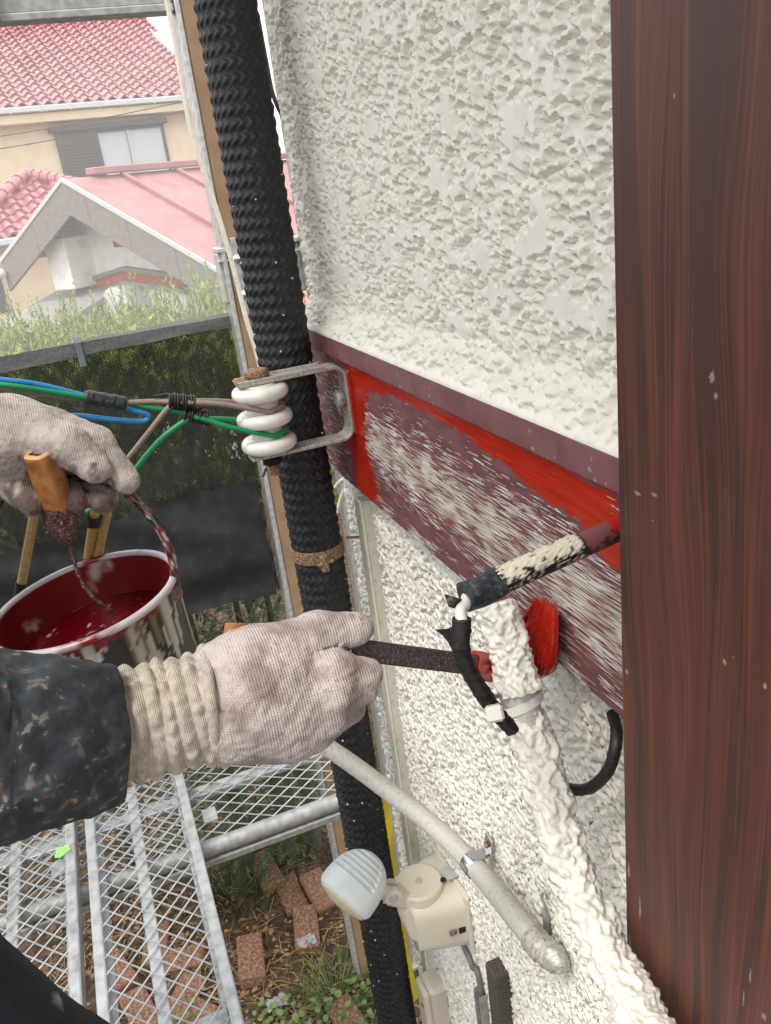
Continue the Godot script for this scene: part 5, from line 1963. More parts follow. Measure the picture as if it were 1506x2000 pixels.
	b.box(cl + Vector3(0.026, 0.03, 0.002), Vector3(0.0025, 0.04, 0.02), Basis(Vector3(1, 0, 0), 0.3), 0.0005)
	b.box(cl + Vector3(0.014, 0.016, 0.002), Vector3(0.026, 0.0025, 0.02), Basis.IDENTITY, 0.0005)
	var clamp := part("clamp", b, M.chrome, t)
	b = MB.new()
	hexbolt(b, cl + Vector3(0.024, 0.03, 0.002), Vector3(-1, 0, 0), 0.005, 0.004)
	part("clamp_screw", b, M.rust, clamp)
	# wire hook behind the coated pipe
	t = thing("wire_clip", "bent metal clip on the stucco beside the coated conduit", "clip", on_wall(1066, 1790, WALL))
	b = MB.new()
	b.tube(spline([on_wall(1072, 1800, 0.3864), on_wall(1066, 1775, 0.3758), on_wall(1058, 1752, 0.3736), on_wall(1064, 1744, 0.3736), on_wall(1070, 1756, 0.3758)], 5), 0.0018, 8)
	b.box(on_wall(1068, 1810, 0.3822), Vector3(0.004, 0.05, 0.014), Basis.IDENTITY, 0.001)
	part("clip", b, M.steel_grey, t)
	# --- trunking down the corner
	var z := on_wall(713, 1000, 0.3758).z
	t = thing("cable_trunking", "long cream plastic cable trunking running down the wall corner", "trunking", Vector3(0.385, 0.9, z))
	b = MB.new()
	b.box(Vector3(0.380, 1.57, z), Vector3(0.024, 1.48, 0.03), Basis.IDENTITY, 0.002)
	part("channel", b, M.trunking, t)
	b = MB.new()
	b.box(Vector3(0.367, 1.57, z), Vector3(0.006, 1.484, 0.032), Basis.IDENTITY, 0.003)
	part("lid", b, M.trunking, t)
	b = MB.new()
	b.box(on_wall(744, 1330, 0.3683) + Vector3(0.004, 0, -0.02), Vector3(0.02, 0.09, 0.012), Basis.IDENTITY, 0.003)
	part("joint_cover", b, M.trunking, t)
	# --- dark cables in the gap behind the corner
	for k in 4:
		b = MB.new()
		var x := 0.435 + 0.014 * k
		b.tube(spline([Vector3(x, 2.75, -1.47 - 0.01 * k), Vector3(x + 0.006, 2.3, -1.475), Vector3(x - 0.004, 1.8, -1.48), Vector3(x, 1.2, -1.47), Vector3(x, 0.0, -1.47)], 10), 0.006, 8)
		tag(obj("dark_cable", b.done(), M.black_wire), "dark cable hanging in the gap between pole and wall corner", "cable", "dark cables in the corner gap")
	b = MB.new()
	b.tube(spline([on_z(655, 952, -1.44), on_z(668, 938, -1.43), on_z(690, 930, -1.42)], 4), 0.004, 8)
	tag(obj("pale_lead", b.done(), M.trunking), "short pale lead crossing the gap under the band end", "cable")
	b = MB.new()
	b.tube(spline([on_z(660, 1000, -1.45), on_z(668, 970, -1.44), on_z(676, 950, -1.435)], 4), 0.005, 8)
	tag(obj("pale_lead", b.done(), M.trunking), "pale cable stub rising beside the pole below the band", "cable")
	# --- yellow tape hanging beyond the corner
	t = thing("yellow_tape", "yellow tape strip hanging down behind black pole by the corner", "tape", on_z(760, 1640, -1.35))
	b = MB.new()
	var yp := PackedVector3Array()
	for j in 30:
		var f := j / 29.0
		var c := on_z(750, 1545, -1.345).lerp(on_z(790, 1760, -1.345), f)
		c.y = lerpf(1.58, 0.87, f)
		for i in 4:
			yp.append(Vector3(0.371 + i * 0.008 + 0.003 * sin(f * 14.0), c.y, -1.44 + 0.004 * sin(f * 20.0 + i)))
	b.sheet(yp, 4, 30, Vector3(-0.3, 0, 1))
	part("strip", b, M.yellow, t)
	# --- cream box with the red lamp
	var bc := on_wall(842, 1950, 0.3576)
	t = thing("switch_box", "cream plastic wall box with a red indicator dot", "box", Vector3(0.385, bc.y, bc.z))
	b = MB.new()
	b.box(bc + Vector3(0.012, -0.045, 0), Vector3(0.045, 0.2, 0.062), Basis.IDENTITY, 0.009)
	part("case", b, M.lamp_cream, t)
	b = MB.new()
	b.box(bc + Vector3(-0.014, -0.045, 0), Vector3(0.016, 0.19, 0.054), Basis.IDENTITY, 0.006)
	part("cover", b, M.lamp_cream, t)
	b = MB.new()
	var rd := bc + Vector3(-0.022, 0.0, 0.006)
	b.lathe(rd, Vector3(-1, 0, 0), [Vector2(0, 0.006), Vector2(0.0015, 0.0055), Vector2(0.002, 0)], 16)
	part("indicator", b, M.red_dot, t)
	# --- lead from the lamp into a channel, and the dark batten
	t = thing("grey_lead", "thin grey lead dropping from the lamp into a grey channel", "cable", on_wall(930, 1900, WALL))
	b = MB.new()
	var gl := [on_wall(893, 1806, 0.3683), on_wall(902, 1835, 0.3758), on_wall(922, 1885, 0.3779), on_wall(940, 1935, 0.3779)]
	gl.append(gl[3] + Vector3(0, -0.4, 0))
	b.tube(spline(gl, 8), 0.0055, 10)
	part("lead", b, mat(s8(112, 112, 112), 0.5), t)
	b = MB.new()
	var ch: Vector3 = gl[3]
	for s in [-1.0, 1.0]:
		b.box(ch + Vector3(0.0, -0.2, s * 0.011), Vector3(0.02, 0.4, 0.003), Basis.IDENTITY, 0.0006)
	b.box(ch + Vector3(0.009, -0.2, 0), Vector3(0.003, 0.4, 0.022), Basis.IDENTITY, 0.0006)
	part("channel", b, M.steel_grey, t)
	var dbk := on_wall(966, 1890, 0.3683)
	t = thing("dark_batten", "short dark weathered batten fixed to stucco beside the grey channel", "batten", dbk)
	b = MB.new()
	b.box(dbk + Vector3(0.006, -0.2, 0), Vector3(0.03, 0.4, 0.034), Basis.IDENTITY, 0.003)
	part("batten", b, M.dark_wood, t)

# ------------------------------------------------------------------ sensor lamp
func build_lamp() -> void:
	var z := -1.05
	var foot := on_wall(905, 1770, WALL)
	var t := thing("sensor_lamp", "cream outdoor sensor lamp with white ball head on the stucco", "wall lamp", Vector3(WALL, foot.y, z))
	var P := func(px, py, dz): return on_z(px, py, z + dz)
	var b := MB.new()
	# wedge body from the wall out: sections shrink towards the front
	var c0: Vector3 = P.call(835, 1758, 0.0)
	var secs := [[0.391, 0.06, 0.068], [0.369, 0.06, 0.068], [0.322, 0.056, 0.058], [0.29, 0.05, 0.052], [c0.x - 0.035, 0.045, 0.045], [c0.x - 0.048, 0.034, 0.034], [c0.x - 0.052, 0.0, 0.0]]
	var seg := 40
	var pts := PackedVector3Array()
	var cen := PackedVector3Array()
	for k in secs.size():
		var q: Array = secs[k]
		var cc := Vector3(q[0], c0.y - 0.006 - 0.012 * (1.0 - k / 6.0), z)
		cen.append(cc + Vector3(0.02, 0, 0))
		for i in seg:
			var a := TAU * i / seg
			var cs := signf(cos(a)) * pow(absf(cos(a)), 0.45)
			var sn := signf(sin(a)) * pow(absf(sin(a)), 0.45)
			pts.append(cc + Vector3(0, sn * q[1], cs * q[2]))
	b.sheet(pts, seg, secs.size(), Vector3.ZERO, PackedVector2Array(), PackedColorArray(), true, cen)
	part("housing", b, M.lamp_cream, t)
	# back plate
	b = MB.new()
	b.box(Vector3(0.381, c0.y - 0.016, z), Vector3(0.01, 0.132, 0.146), Basis.IDENTITY, 0.003)
	part("back_plate", b, M.lamp_cream, t)
	# dial drum standing on the housing
	b = MB.new()
	var dc := Vector3(c0.x - 0.012, c0.y + 0.012, z + 0.004)
	b.lathe(dc, Vector3.UP, [Vector2(0, 0.043), Vector2(0.038, 0.042), Vector2(0.042, 0.040), Vector2(0.0435, 0.036), Vector2(0.0435, 0.008), Vector2(0.0425, 0.0075), Vector2(0.0425, 0)], 48)
	var drum := part("dial_drum", b, M.lamp_cream, t)
	b = MB.new()
	b.lathe(dc + Vector3(0, 0.0426, 0), Vector3.UP, [Vector2(0, 0.0068), Vector2(0.0012, 0.0062), Vector2(0.0012, 0)], 16)
	part("pivot_cap", b, M.pvc_grey, drum)
	# rating label and slots
	b = MB.new()
	b.box(Vector3(c0.x + 0.05, c0.y + 0.0545, z + 0.012), Vector3(0.034, 0.001, 0.03), Basis(Vector3(0, 0, 1), -0.06))
	part("rating_label", b, tri(mat(Color.WHITE, 0.4), mottled(0.15, 81, [0.3, 0.5, 0.7], [s8(150, 160, 162), s8(196, 196, 186), s8(176, 184, 184)]), 30.0), t)
	for q in [[868, 1703, 0.02], [906, 1785, 0.062]]:
		b = MB.new()
		var sp: Vector3 = Vector3(0.358, c0.y + 0.053, z + 0.02) if q[1] < 1750 else Vector3(0.366, c0.y - 0.02, z + 0.0675)
		b.box(sp, Vector3(0.012, 0.004 if q[1] < 1750 else 0.012, 0.009 if q[1] < 1750 else 0.004), Basis.IDENTITY, 0.001)
		part("slot", b, M.black_gap, t)
	b = MB.new()
	b.box(Vector3(0.349, c0.y - 0.018, z + 0.0675), Vector3(0.014, 0.011, 0.003), Basis.IDENTITY, 0.001)
	part("rust_streak", b, M.rust, t)
	# knuckle joint
	b = MB.new()
	var kj: Vector3 = P.call(763, 1742, 0.02)
	var hc: Vector3 = P.call(702, 1714, 0.015)
	for s in [-1.0, 1.0]:
		b.tube([kj + Vector3(0, 0, s * 0.014), kj + Vector3(0, 0, s * 0.005)], 0.0155, 20)
	b.box(kj.lerp(dc + Vector3(-0.03, 0.018, 0), 0.5), Vector3(kj.distance_to(dc) * 0.75, 0.03, 0.036), basis_from(dc - kj, Vector3.UP), 0.004)
	part("knuckle", b, M.lamp_cream, t)
	b = MB.new()
	b.lathe(kj + Vector3(0, -0.002, 0.014), Vector3(0, 0, 1), [Vector2(0, 0.0085), Vector2(0.002, 0.008), Vector2(0.002, 0)], 16)
	part("knuckle_screw", b, M.pvc_grey, t)
	b = MB.new()
	b.tube([kj + Vector3(0, 0, 0.004), kj.lerp(hc, 0.6)], 0.011, 14)
	part("neck", b, M.lamp_cream, t)
	# ball head: a bell opening to the lower left, with louvres cut in the upper back
	var hax := (P.call(652, 1735, 0.03) - P.call(742, 1690, -0.02)).normalized() as Vector3
	hax = (Vector3(-0.86, -0.38, 0.34)).normalized()
	var prof := []
	for k in 49:
		var f := k / 48.0
		var x := -0.044 + 0.088 * f
		var r := 0.051 * pow(maxf(0.0, 1.0 - pow((1.0 - f) , 3.2)), 0.52)
		if f > 0.86: r *= 1.0 - 0.10 * pow((f - 0.86) / 0.14, 2.0)
		prof.append(Vector2(x, r))
	b = MB.new()
	var cut := func(x: float, a: float) -> float:
		# louvres lie on the side of the head that faces up and to the wall
		var aa := wrapf(a + 0.35, -PI, PI)
		if absf(aa) < 0.95 and x > -0.037 and x < 0.008:
			var s := fposmod((x + 0.037) / 0.009, 1.0)
			if s > 0.35 and absf(aa) < 0.95: return -0.0052
		return 0.0
	b.lathe(hc, hax, prof, 160, cut)
	var head := part("head", b, M.lamp_white, t)
	b = MB.new()
	b.lathe(hc, hax, [Vector2(0.0435, 0.0448), Vector2(0.0465, 0.0440), Vector2(0.048, 0.041), Vector2(0.05, 0.034), Vector2(0.054, 0.018), Vector2(0.055, 0)], 48)
	part("lens", b, mat(s8(214, 206, 184), 0.25), head)

# ------------------------------------------------------------------ the painter
func build_person() -> void:
	var t := thing("person", "painter in navy work clothes and white cotton gloves leaning to the wall", "person", Vector3(-0.43, DECK, -0.85))
	# right arm comes in low, left arm carries the bucket
	var rw := at_depth(300, 1405, 0.665)
	var rs := at_depth(150, 1450, 0.625)
	var re := at_depth(-190, 1475, 0.56)
	var lw := at_depth(-60, 860, 0.86)
	var le := Vector3(-0.40, 2.46, -0.98)
	var rsh := Vector3(-0.47, 2.74, -0.62)
	var lsh := Vector3(-0.47, 2.76, -1.0)
	var hip := Vector3(-0.44, 2.27, -0.86)
	var kneeR := Vector3(-0.235, 1.86, -0.76)
	var core := [
		[Vector3(-0.48, 2.72, -0.72), Vector3(-0.48, 2.72, -0.92), 0.1, 0.1],
		[Vector3(-0.48, 2.66, -0.81), Vector3(-0.5, 2.4, -0.83), 0.135, 0.125],
		[Vector3(-0.5, 2.4, -0.83), hip, 0.125, 0.14],
		[Vector3(-0.46, 2.78, -0.81), Vector3(-0.43, 2.9, -0.81), 0.055, 0.052],
		[Vector3(-0.425, 2.98, -0.81), Vector3(-0.40, 3.04, -0.81), 0.078, 0.09],
		[Vector3(-0.33, 2.97, -0.81), Vector3(-0.312, 2.985, -0.81), 0.016, 0.01],
		[Vector3(-0.41, 3.0, -0.72), Vector3(-0.41, 3.03, -0.718), 0.014, 0.014],
		[Vector3(-0.41, 3.0, -0.90), Vector3(-0.41, 3.03, -0.902), 0.014, 0.014],
		[rsh, re, 0.06, 0.042], [re, rs, 0.04, 0.028], [rs, rw, 0.028, 0.022],
		[lsh, le, 0.06, 0.042], [le, lw, 0.036, 0.024],
		[hip + Vector3(0.04, -0.03, 0.08), kneeR, 0.11, 0.088], [kneeR, Vector3(-0.4, 1.5, -0.74), 0.08, 0.055],
		[hip + Vector3(0.0, -0.03, -0.1), Vector3(-0.45, 1.85, -1.0), 0.1, 0.072], [Vector3(-0.45, 1.85, -1.0), Vector3(-0.5, 1.5, -1.0), 0.068, 0.052],
		[Vector3(-0.46, 1.455, -0.74), Vector3(-0.31, 1.437, -0.74), 0.046, 0.036],
		[Vector3(-0.52, 1.455, -1.0), Vector3(-0.37, 1.437, -1.0), 0.046, 0.036],
	]
	var tint := func(p: Vector3) -> Color:
		if p.y > 2.88 and p.x < -0.2:
			if p.y > 3.06 or p.x < -0.45: return Color(0.02, 0.018, 0.016)
			if absf(p.y - 3.005) < 0.01 and absf(absf(p.z + 0.81) - 0.032) < 0.014 and p.x > -0.36: return Color(0.03, 0.02, 0.02)
			if absf(p.y - 2.94) < 0.006 and absf(p.z + 0.81) < 0.026 and p.x > -0.36: return Color(0.3, 0.1, 0.08)
			return Color(0.46, 0.27, 0.18)
		var n := N1.get_noise_3d(p.x * 30, p.y * 30, p.z * 30)
		var f := N1.get_noise_3d(p.x * 130, p.y * 130, p.z * 130)
		if f > 0.6: return Color(0.3, 0.3, 0.29)
		return Color(0.008, 0.010, 0.017).lerp(Color(0.016, 0.02, 0.03), clampf(0.5 + n, 0, 1))
	var mb := body(core, [], 0.05, 0.01, 0.02, 0.016, null, tint)
	part("body", mb, tri(M.tint.duplicate(), null, 8.0, ImageTexture.create_from_image(gray(256, 0.06, 91, 4)), 0.06), t)
	# right sleeve: stiff with paint, rucked at the hem
	var sb := MB.new()
	var sp := spline([at_depth(-330, 1500, 0.55), at_depth(-190, 1478, 0.56), at_depth(-20, 1462, 0.595), at_depth(110, 1440, 0.62), at_depth(205, 1428, 0.645), at_depth(232, 1424, 0.65)], 16)
	var sr := []
	for k in sp.size():
		var f := float(k) / (sp.size() - 1)
		sr.append(lerpf(0.068, 0.051, smoothstep(0.3, 1.0, f)) * (0.93 if k == sp.size() - 1 else 1.0))
	sb.tube(sp, sr, 72, true, func(al: float, an: float, j: int) -> float:
		var f := al / 0.42
		return 0.005 * N2.get_noise_3d(cos(an) * 1.2, sin(an) * 1.2, al * 13.0) + 0.0028 * sin(al * 190.0 + 2.0 * sin(an * 2.0)) * smoothstep(0.55, 0.95, f) + 0.003 * N1.get_noise_3d(cos(an) * 3.0, sin(an) * 3.0, al * 45.0))
	part("sleeve", sb, M.jacket, t)
	# right cuff: coarse knitted rib in bobbled rows
	var cb := MB.new()
	var cp := spline([at_depth(205, 1424, 0.648), at_depth(260, 1412, 0.658), at_depth(320, 1400, 0.668), at_depth(385, 1382, 0.676), at_depth(432, 1368, 0.68)], 26)
	var cr := []
	for k in cp.size():
		var f := float(k) / (cp.size() - 1)
		cr.append(lerpf(0.0425, 0.0445, f))
	cb.tube(cp, cr, 208, true, func(al: float, an: float, j: int) -> float:
		var row := al / 0.0135
		var bob := clampf(0.5 + 0.9 * N2.get_noise_3d(cos(an) * 4.2, sin(an) * 4.2, floor(row) * 3.0) + 0.25 * sin(an * 17.0 + floor(row) * 1.7), 0.0, 1.0)
		var ring := sin(fposmod(row, 1.0) * PI)
		return 0.0054 * ring * (0.3 + 0.7 * bob) + 0.003 * N2.get_noise_3d(cos(an), sin(an), al * 30.0) - 0.002)
	var cuff := part("glove_cuff", cb, M.cuff, t)
	var fb := MB.new()
	var rp := [at_depth(402, 1280, 0.665), at_depth(408, 1330, 0.637), at_depth(415, 1390, 0.632), at_depth(425, 1450, 0.645), at_depth(440, 1492, 0.67)]
	fb.tube(spline(rp, 8), 0.0045, 10)
	part("cuff_seam", fb, M.cuff, cuff)
	# right glove: thumb above, fingers folded below, the brush held between
	var A := func(px, py, d): return at_depth(px, py, d)
	var hand := [
		[A.call(440, 1372, 0.68), A.call(500, 1345, 0.68), 0.043, 0.047],
		[A.call(460, 1330, 0.682), A.call(560, 1290, 0.684), 0.034, 0.029],
		[A.call(470, 1400, 0.682), A.call(560, 1395, 0.69), 0.036, 0.040],
		[A.call(500, 1350, 0.69), A.call(590, 1355, 0.70), 0.044, 0.038],
	]
	var fing := [
		[[A.call(540, 1275, 0.688), A.call(620, 1238, 0.69), 0.0235, 0.0175], [A.call(620, 1238, 0.69), A.call(695, 1228, 0.698), 0.0175, 0.0148]],
		[[A.call(565, 1335, 0.682), A.call(650, 1310, 0.68), 0.023, 0.0175], [A.call(650, 1310, 0.68), A.call(715, 1318, 0.692), 0.0175, 0.0145]],
		[[A.call(570, 1365, 0.678), A.call(655, 1350, 0.676), 0.024, 0.0185], [A.call(655, 1350, 0.676), A.call(708, 1345, 0.694), 0.0185, 0.014]],
		[[A.call(560, 1398, 0.68), A.call(640, 1390, 0.68), 0.024, 0.019], [A.call(640, 1390, 0.68), A.call(682, 1382, 0.70), 0.018, 0.014]],
		[[A.call(545, 1428, 0.684), A.call(610, 1422, 0.688), 0.022, 0.017], [A.call(610, 1422, 0.688), A.call(648, 1410, 0.708), 0.0165, 0.013]],
	]
	var stain := func(p: Vector3) -> Color:
		var n := N1.get_noise_3d(p.x * 24, p.y * 24, p.z * 24)
		var m := N1.get_noise_3d(p.x * 75 + 9.0, p.y * 75, p.z * 75)
		var c := Color(0.82, 0.79, 0.785)
		c = c.lerp(Color(0.42, 0.36, 0.355), smoothstep(-0.15, 0.4, n) * 0.85)
		c = c.lerp(Color(0.4, 0.2, 0.19), smoothstep(0.5, 0.62, m) * 0.6)
		return c
	var wrinkle := func(p: Vector3) -> float:
		return 0.0016 * N1.get_noise_3d(p.x * 45, p.y * 45, p.z * 45) + 0.0008 * N2.get_noise_3d(p.x * 160, p.y * 160, p.z * 160)
	var gm := body(hand, fing, 0.02, 0.0015, 0.006, 0.0034, wrinkle, stain)
	part("right_glove", gm, M.knit, t)
	# left sleeve and glove
	var lb := MB.new()
	lb.tube(spline([le, le.lerp(lw, 0.5), lw.lerp(le, 0.12)], 10), 0.056, 40, true, func(al: float, an: float, j: int) -> float: return 0.006 * N2.get_noise_3d(cos(an) * 1.4, sin(an) * 1.4, al * 16.0))
	part("sleeve", lb, M.jacket, t)
	var lh := [
		[A.call(-90, 868, 0.865), A.call(20, 860, 0.87), 0.04, 0.044],
		[A.call(20, 855, 0.87), A.call(70, 858, 0.88), 0.042, 0.034],
		[A.call(-40, 900, 0.88), A.call(40, 905, 0.89), 0.035, 0.03],
	]
	var lf := [
		[[A.call(60, 842, 0.862), A.call(130, 868, 0.848), 0.026, 0.021], [A.call(130, 868, 0.848), A.call(186, 914, 0.85), 0.021, 0.0165]],
		[[A.call(110, 842, 0.885), A.call(185, 868, 0.875), 0.024, 0.0195], [A.call(185, 868, 0.875), A.call(245, 938, 0.872), 0.0195, 0.0155]],
		[[A.call(60, 890, 0.905), A.call(130, 945, 0.91), 0.022, 0.018], [A.call(130, 945, 0.91), A.call(140, 978, 0.872), 0.017, 0.0165]],
		[[A.call(110, 880, 0.915), A.call(190, 940, 0.92), 0.02, 0.017], [A.call(190, 940, 0.92), A.call(202, 976, 0.885), 0.016, 0.0155]],
		[[A.call(10, 900, 0.88), A.call(40, 955, 0.872), 0.022, 0.018], [A.call(40, 955, 0.872), A.call(62, 980, 0.86), 0.017, 0.015]],
	]
	var stain2 := func(p: Vector3) -> Color:
		var c: Color = stain.call(p)
		c = c.lerp(Color(0.7, 0.69, 0.67), 0.35)
		var q := N1.get_noise_3d(p.x * 50, p.y * 50, p.z * 50)
		var soak := 0.058 + q * 0.03 - p.distance_to(A.call(130, 1000, 0.865))
		if soak > 0.0: c = c.lerp(Color(0.2, 0.13, 0.12), clampf(0.45 + soak * 22.0 + q * 0.5, 0.2, 0.92))
		return c
	gm = body(lh, lf, 0.02, 0.004, 0.011, 0.0036, wrinkle, stain2)
	part("left_glove", gm, M.knit, t)

# ------------------------------------------------------------------ paint bucket
func build_bucket() -> void:
	var c := at_depth(166, 1172, 0.9)
	# the bucket hangs a little askew from its handle
	var fwd := Vector3(ray(166, 1172).x, 0, ray(166, 1172).z).normalized()
	var tilt := Basis(fwd, deg_to_rad(-6.5))
	var axis := tilt * Vector3.UP
	var t := thing("paint_bucket", "dented paint bucket caked in dribbles holding dark red paint", "bucket", c - axis * 0.19)
	var b := MB.new()
	var R := 0.099
	var tcol := func(y: float, a: float) -> Color: return Color.WHITE
	# shell with dribbled paint as vertex colours
	var seg := 160
	var rows := 70
	var pts := PackedVector3Array()
	var cols := PackedColorArray()
	var cen := PackedVector3Array()
	var u := (fwd - axis * fwd.dot(axis)).normalized()
	var w := axis.cross(u)
	for j in rows:
		var f := j / (rows - 1.0)
		var y := -f * 0.19
		for i in seg:
			var a := TAU * i / seg
			var drip := N1.get_noise_3d(cos(a) * 4.0, sin(a) * 4.0, f * 1.1)
			var drip2 := N2.get_noise_3d(cos(a) * 9.0, sin(a) * 9.0, f * 2.0 + 5.0)
			var spk := N1.get_noise_3d(cos(a) * 16.0, sin(a) * 16.0, f * 22.0)
			var r := R - 0.013 * f + maxf(drip, 0.0) * 0.0022
			var col := Color(0.46, 0.44, 0.41)
			if drip > 0.02: col = Color(0.025, 0.023, 0.023)
			if drip2 > 0.3: col = Color(0.55, 0.52, 0.47)
			if drip2 < -0.42: col = Color(0.2, 0.15, 0.1)
			if spk > 0.36: col = col.lerp(Color(0.5, 0.47, 0.42), 0.7)
			var aw := wrapf(a - 2.0, -PI, PI)
			if drip2 > 0.08 and drip2 < 0.2 and drip < -0.25: col = Color(0.32, 0.045, 0.035)
			if N1.get_noise_3d(cos(a) * 1.1 + 3.0, sin(a) * 1.1, f * 0.5) + drip2 * 0.3 > 0.08: col = Color(0.03, 0.028, 0.028)
			if f < 0.03 + drip * 0.06: col = Color(0.24, 0.02, 0.02)
			pts.append(c + axis * y + (u * cos(a) + w * sin(a)) * r)
			cols.append(col)
		cen.append(c + axis * y)
	b.sheet(pts, seg, rows, Vector3.ZERO, PackedVector2Array(), cols, true, cen)
	M.tin.vertex_color_use_as_albedo = true
	part("shell", b, M.tin, t)
	b = MB.new()
	b.lathe(c - axis * 0.19, axis, [Vector2(0, 0), Vector2(0, R - 0.013), Vector2(0.003, R - 0.013)], 60)
	part("base", b, M.steel_grey, t)
	# rolled rim
	b = MB.new()
	var rim := []
	for k in 97:
		var a := TAU * k / 96.0
		rim.append(c + axis * 0.001 + (u * cos(a) + w * sin(a)) * (R + 0.0005))
	var rcol := func(al: float, an: float, p: Vector3) -> Color:
		var n := N2.get_noise_3d(p.x * 13, p.y * 13, p.z * 13) + N2.get_noise_3d(p.x * 90, p.y * 90, p.z * 90) * 0.2
		if n > 0.34: return Color(0.22, 0.018, 0.018)
		if n > 0.02: return Color(0.42, 0.31, 0.35)
		return Color(0.55, 0.53, 0.57)
	b.tube(rim, 0.0042, 12, false, null, 1.0, axis, rcol)
	var rm := mat(Color.WHITE, 0.35, 0.1)
	rm.vertex_color_use_as_albedo = true
	part("rim", b, rm, t)
	# inside wall, smeared with red
	b = MB.new()
	pts = PackedVector3Array()
	cols = PackedColorArray()
	cen = PackedVector3Array()
	for j in 24:
		var f := j / 23.0
		for i in seg:
			var a := TAU * i / seg
			var n := N1.get_noise_3d(cos(a) * 1.6 + 4.0, sin(a) * 1.6, f * 1.3)
			pts.append(c - axis * f * 0.1 + (u * cos(a) + w * sin(a)) * (R - 0.0035 - 0.006 * f))
			var col := Color(0.17, 0.012, 0.012)
			if n > 0.38 and f < 0.36: col = Color(0.26, 0.15, 0.14)
			if n > 0.5 and f < 0.4: col = Color(0.42, 0.37, 0.36)
			cols.append(col)
		cen.append(c - axis * f * 0.1)
	b.sheet(pts, seg, 24, Vector3.ZERO, PackedVector2Array(), cols, true, cen)
	var im := mat(Color.WHITE, 0.3)
	im.vertex_color_use_as_albedo = true
	part("inside", b, im, t)
	# the paint: level, glossy, with skin flecks
	b = MB.new()
	var py := 0.047
	pts = PackedVector3Array()
	cols = PackedColorArray()
	for j in 40:
		var rr := (R - 0.0055) * j / 39.0
		for i in 96:
			var a := TAU * i / 96.0
			var p := Vector3(cos(a) * rr, 0, sin(a) * rr)
			# the level surface meets the tilted wall
			var q := c - axis * py + (u * cos(a) + w * sin(a)) * rr
			var n := N1.get_noise_2d(q.x * 60.0, q.z * 60.0)
			var fl := N1.get_noise_2d(q.x * 44.0 + 30.0, q.z * 44.0)
			q.y += n * 0.0008
			cols.append(Color(0.5, 0.36, 0.33) if fl > 0.58 else (Color(0.3, 0.04, 0.03) if fl > 0.54 else Color(0.1, 0.003, 0.004)))
			pts.append(q)
	b.sheet(pts, 96, 40, Vector3.UP, PackedVector2Array(), cols, true)
	var pm := mat(Color.WHITE, 0.14)
	pm.vertex_color_use_as_albedo = true
	part("paint", b, pm, t)
	# wire handle, thick with old paint
	b = MB.new()
	var e1 := at_depth(346, 1158, 0.9)
	var e0 := c - (e1 - c)
	e0.y = c.y - 0.01
	var hp := spline([e1, at_depth(336, 1092, 0.893), at_depth(312, 1032, 0.888), at_depth(278, 990, 0.884), at_depth(238, 955, 0.882), at_depth(180, 936, 0.885), at_depth(100, 935, 0.89), at_depth(20, 960, 0.9), at_depth(-20, 1040, 0.91), at_depth(-22, 1180, 0.915)], 10)
	b.tube(hp, 0.0042, 14, true, func(al, an, j): return 0.0018 * N1.get_noise_3d(cos(an), sin(an), al * 90.0) + 0.0005, 1.0, Vector3.ZERO, func(al, an, p):
		var n := N1.get_noise_3d(cos(an) * 1.5, sin(an) * 1.5, al * 40.0)
		return Color(0.02, 0.02, 0.02) if n > 0.05 else (Color(0.2, 0.03, 0.03) if n > -0.1 else (Color(0.4, 0.36, 0.33) if n < -0.3 else Color(0.1, 0.085, 0.08))))
	part("handle", b, rm, t)
	b = MB.new()
	b.lathe(e1 - axis * 0.0 + (e1 - c).normalized() * -0.004, (e1 - c).normalized(), [Vector2(0, 0.012), Vector2(0.004, 0.011), Vector2(0.006, 0.006), Vector2(0.009, 0.005), Vector2(0.01, 0)], 16)
	part("handle_ear", b, M.rust, t)

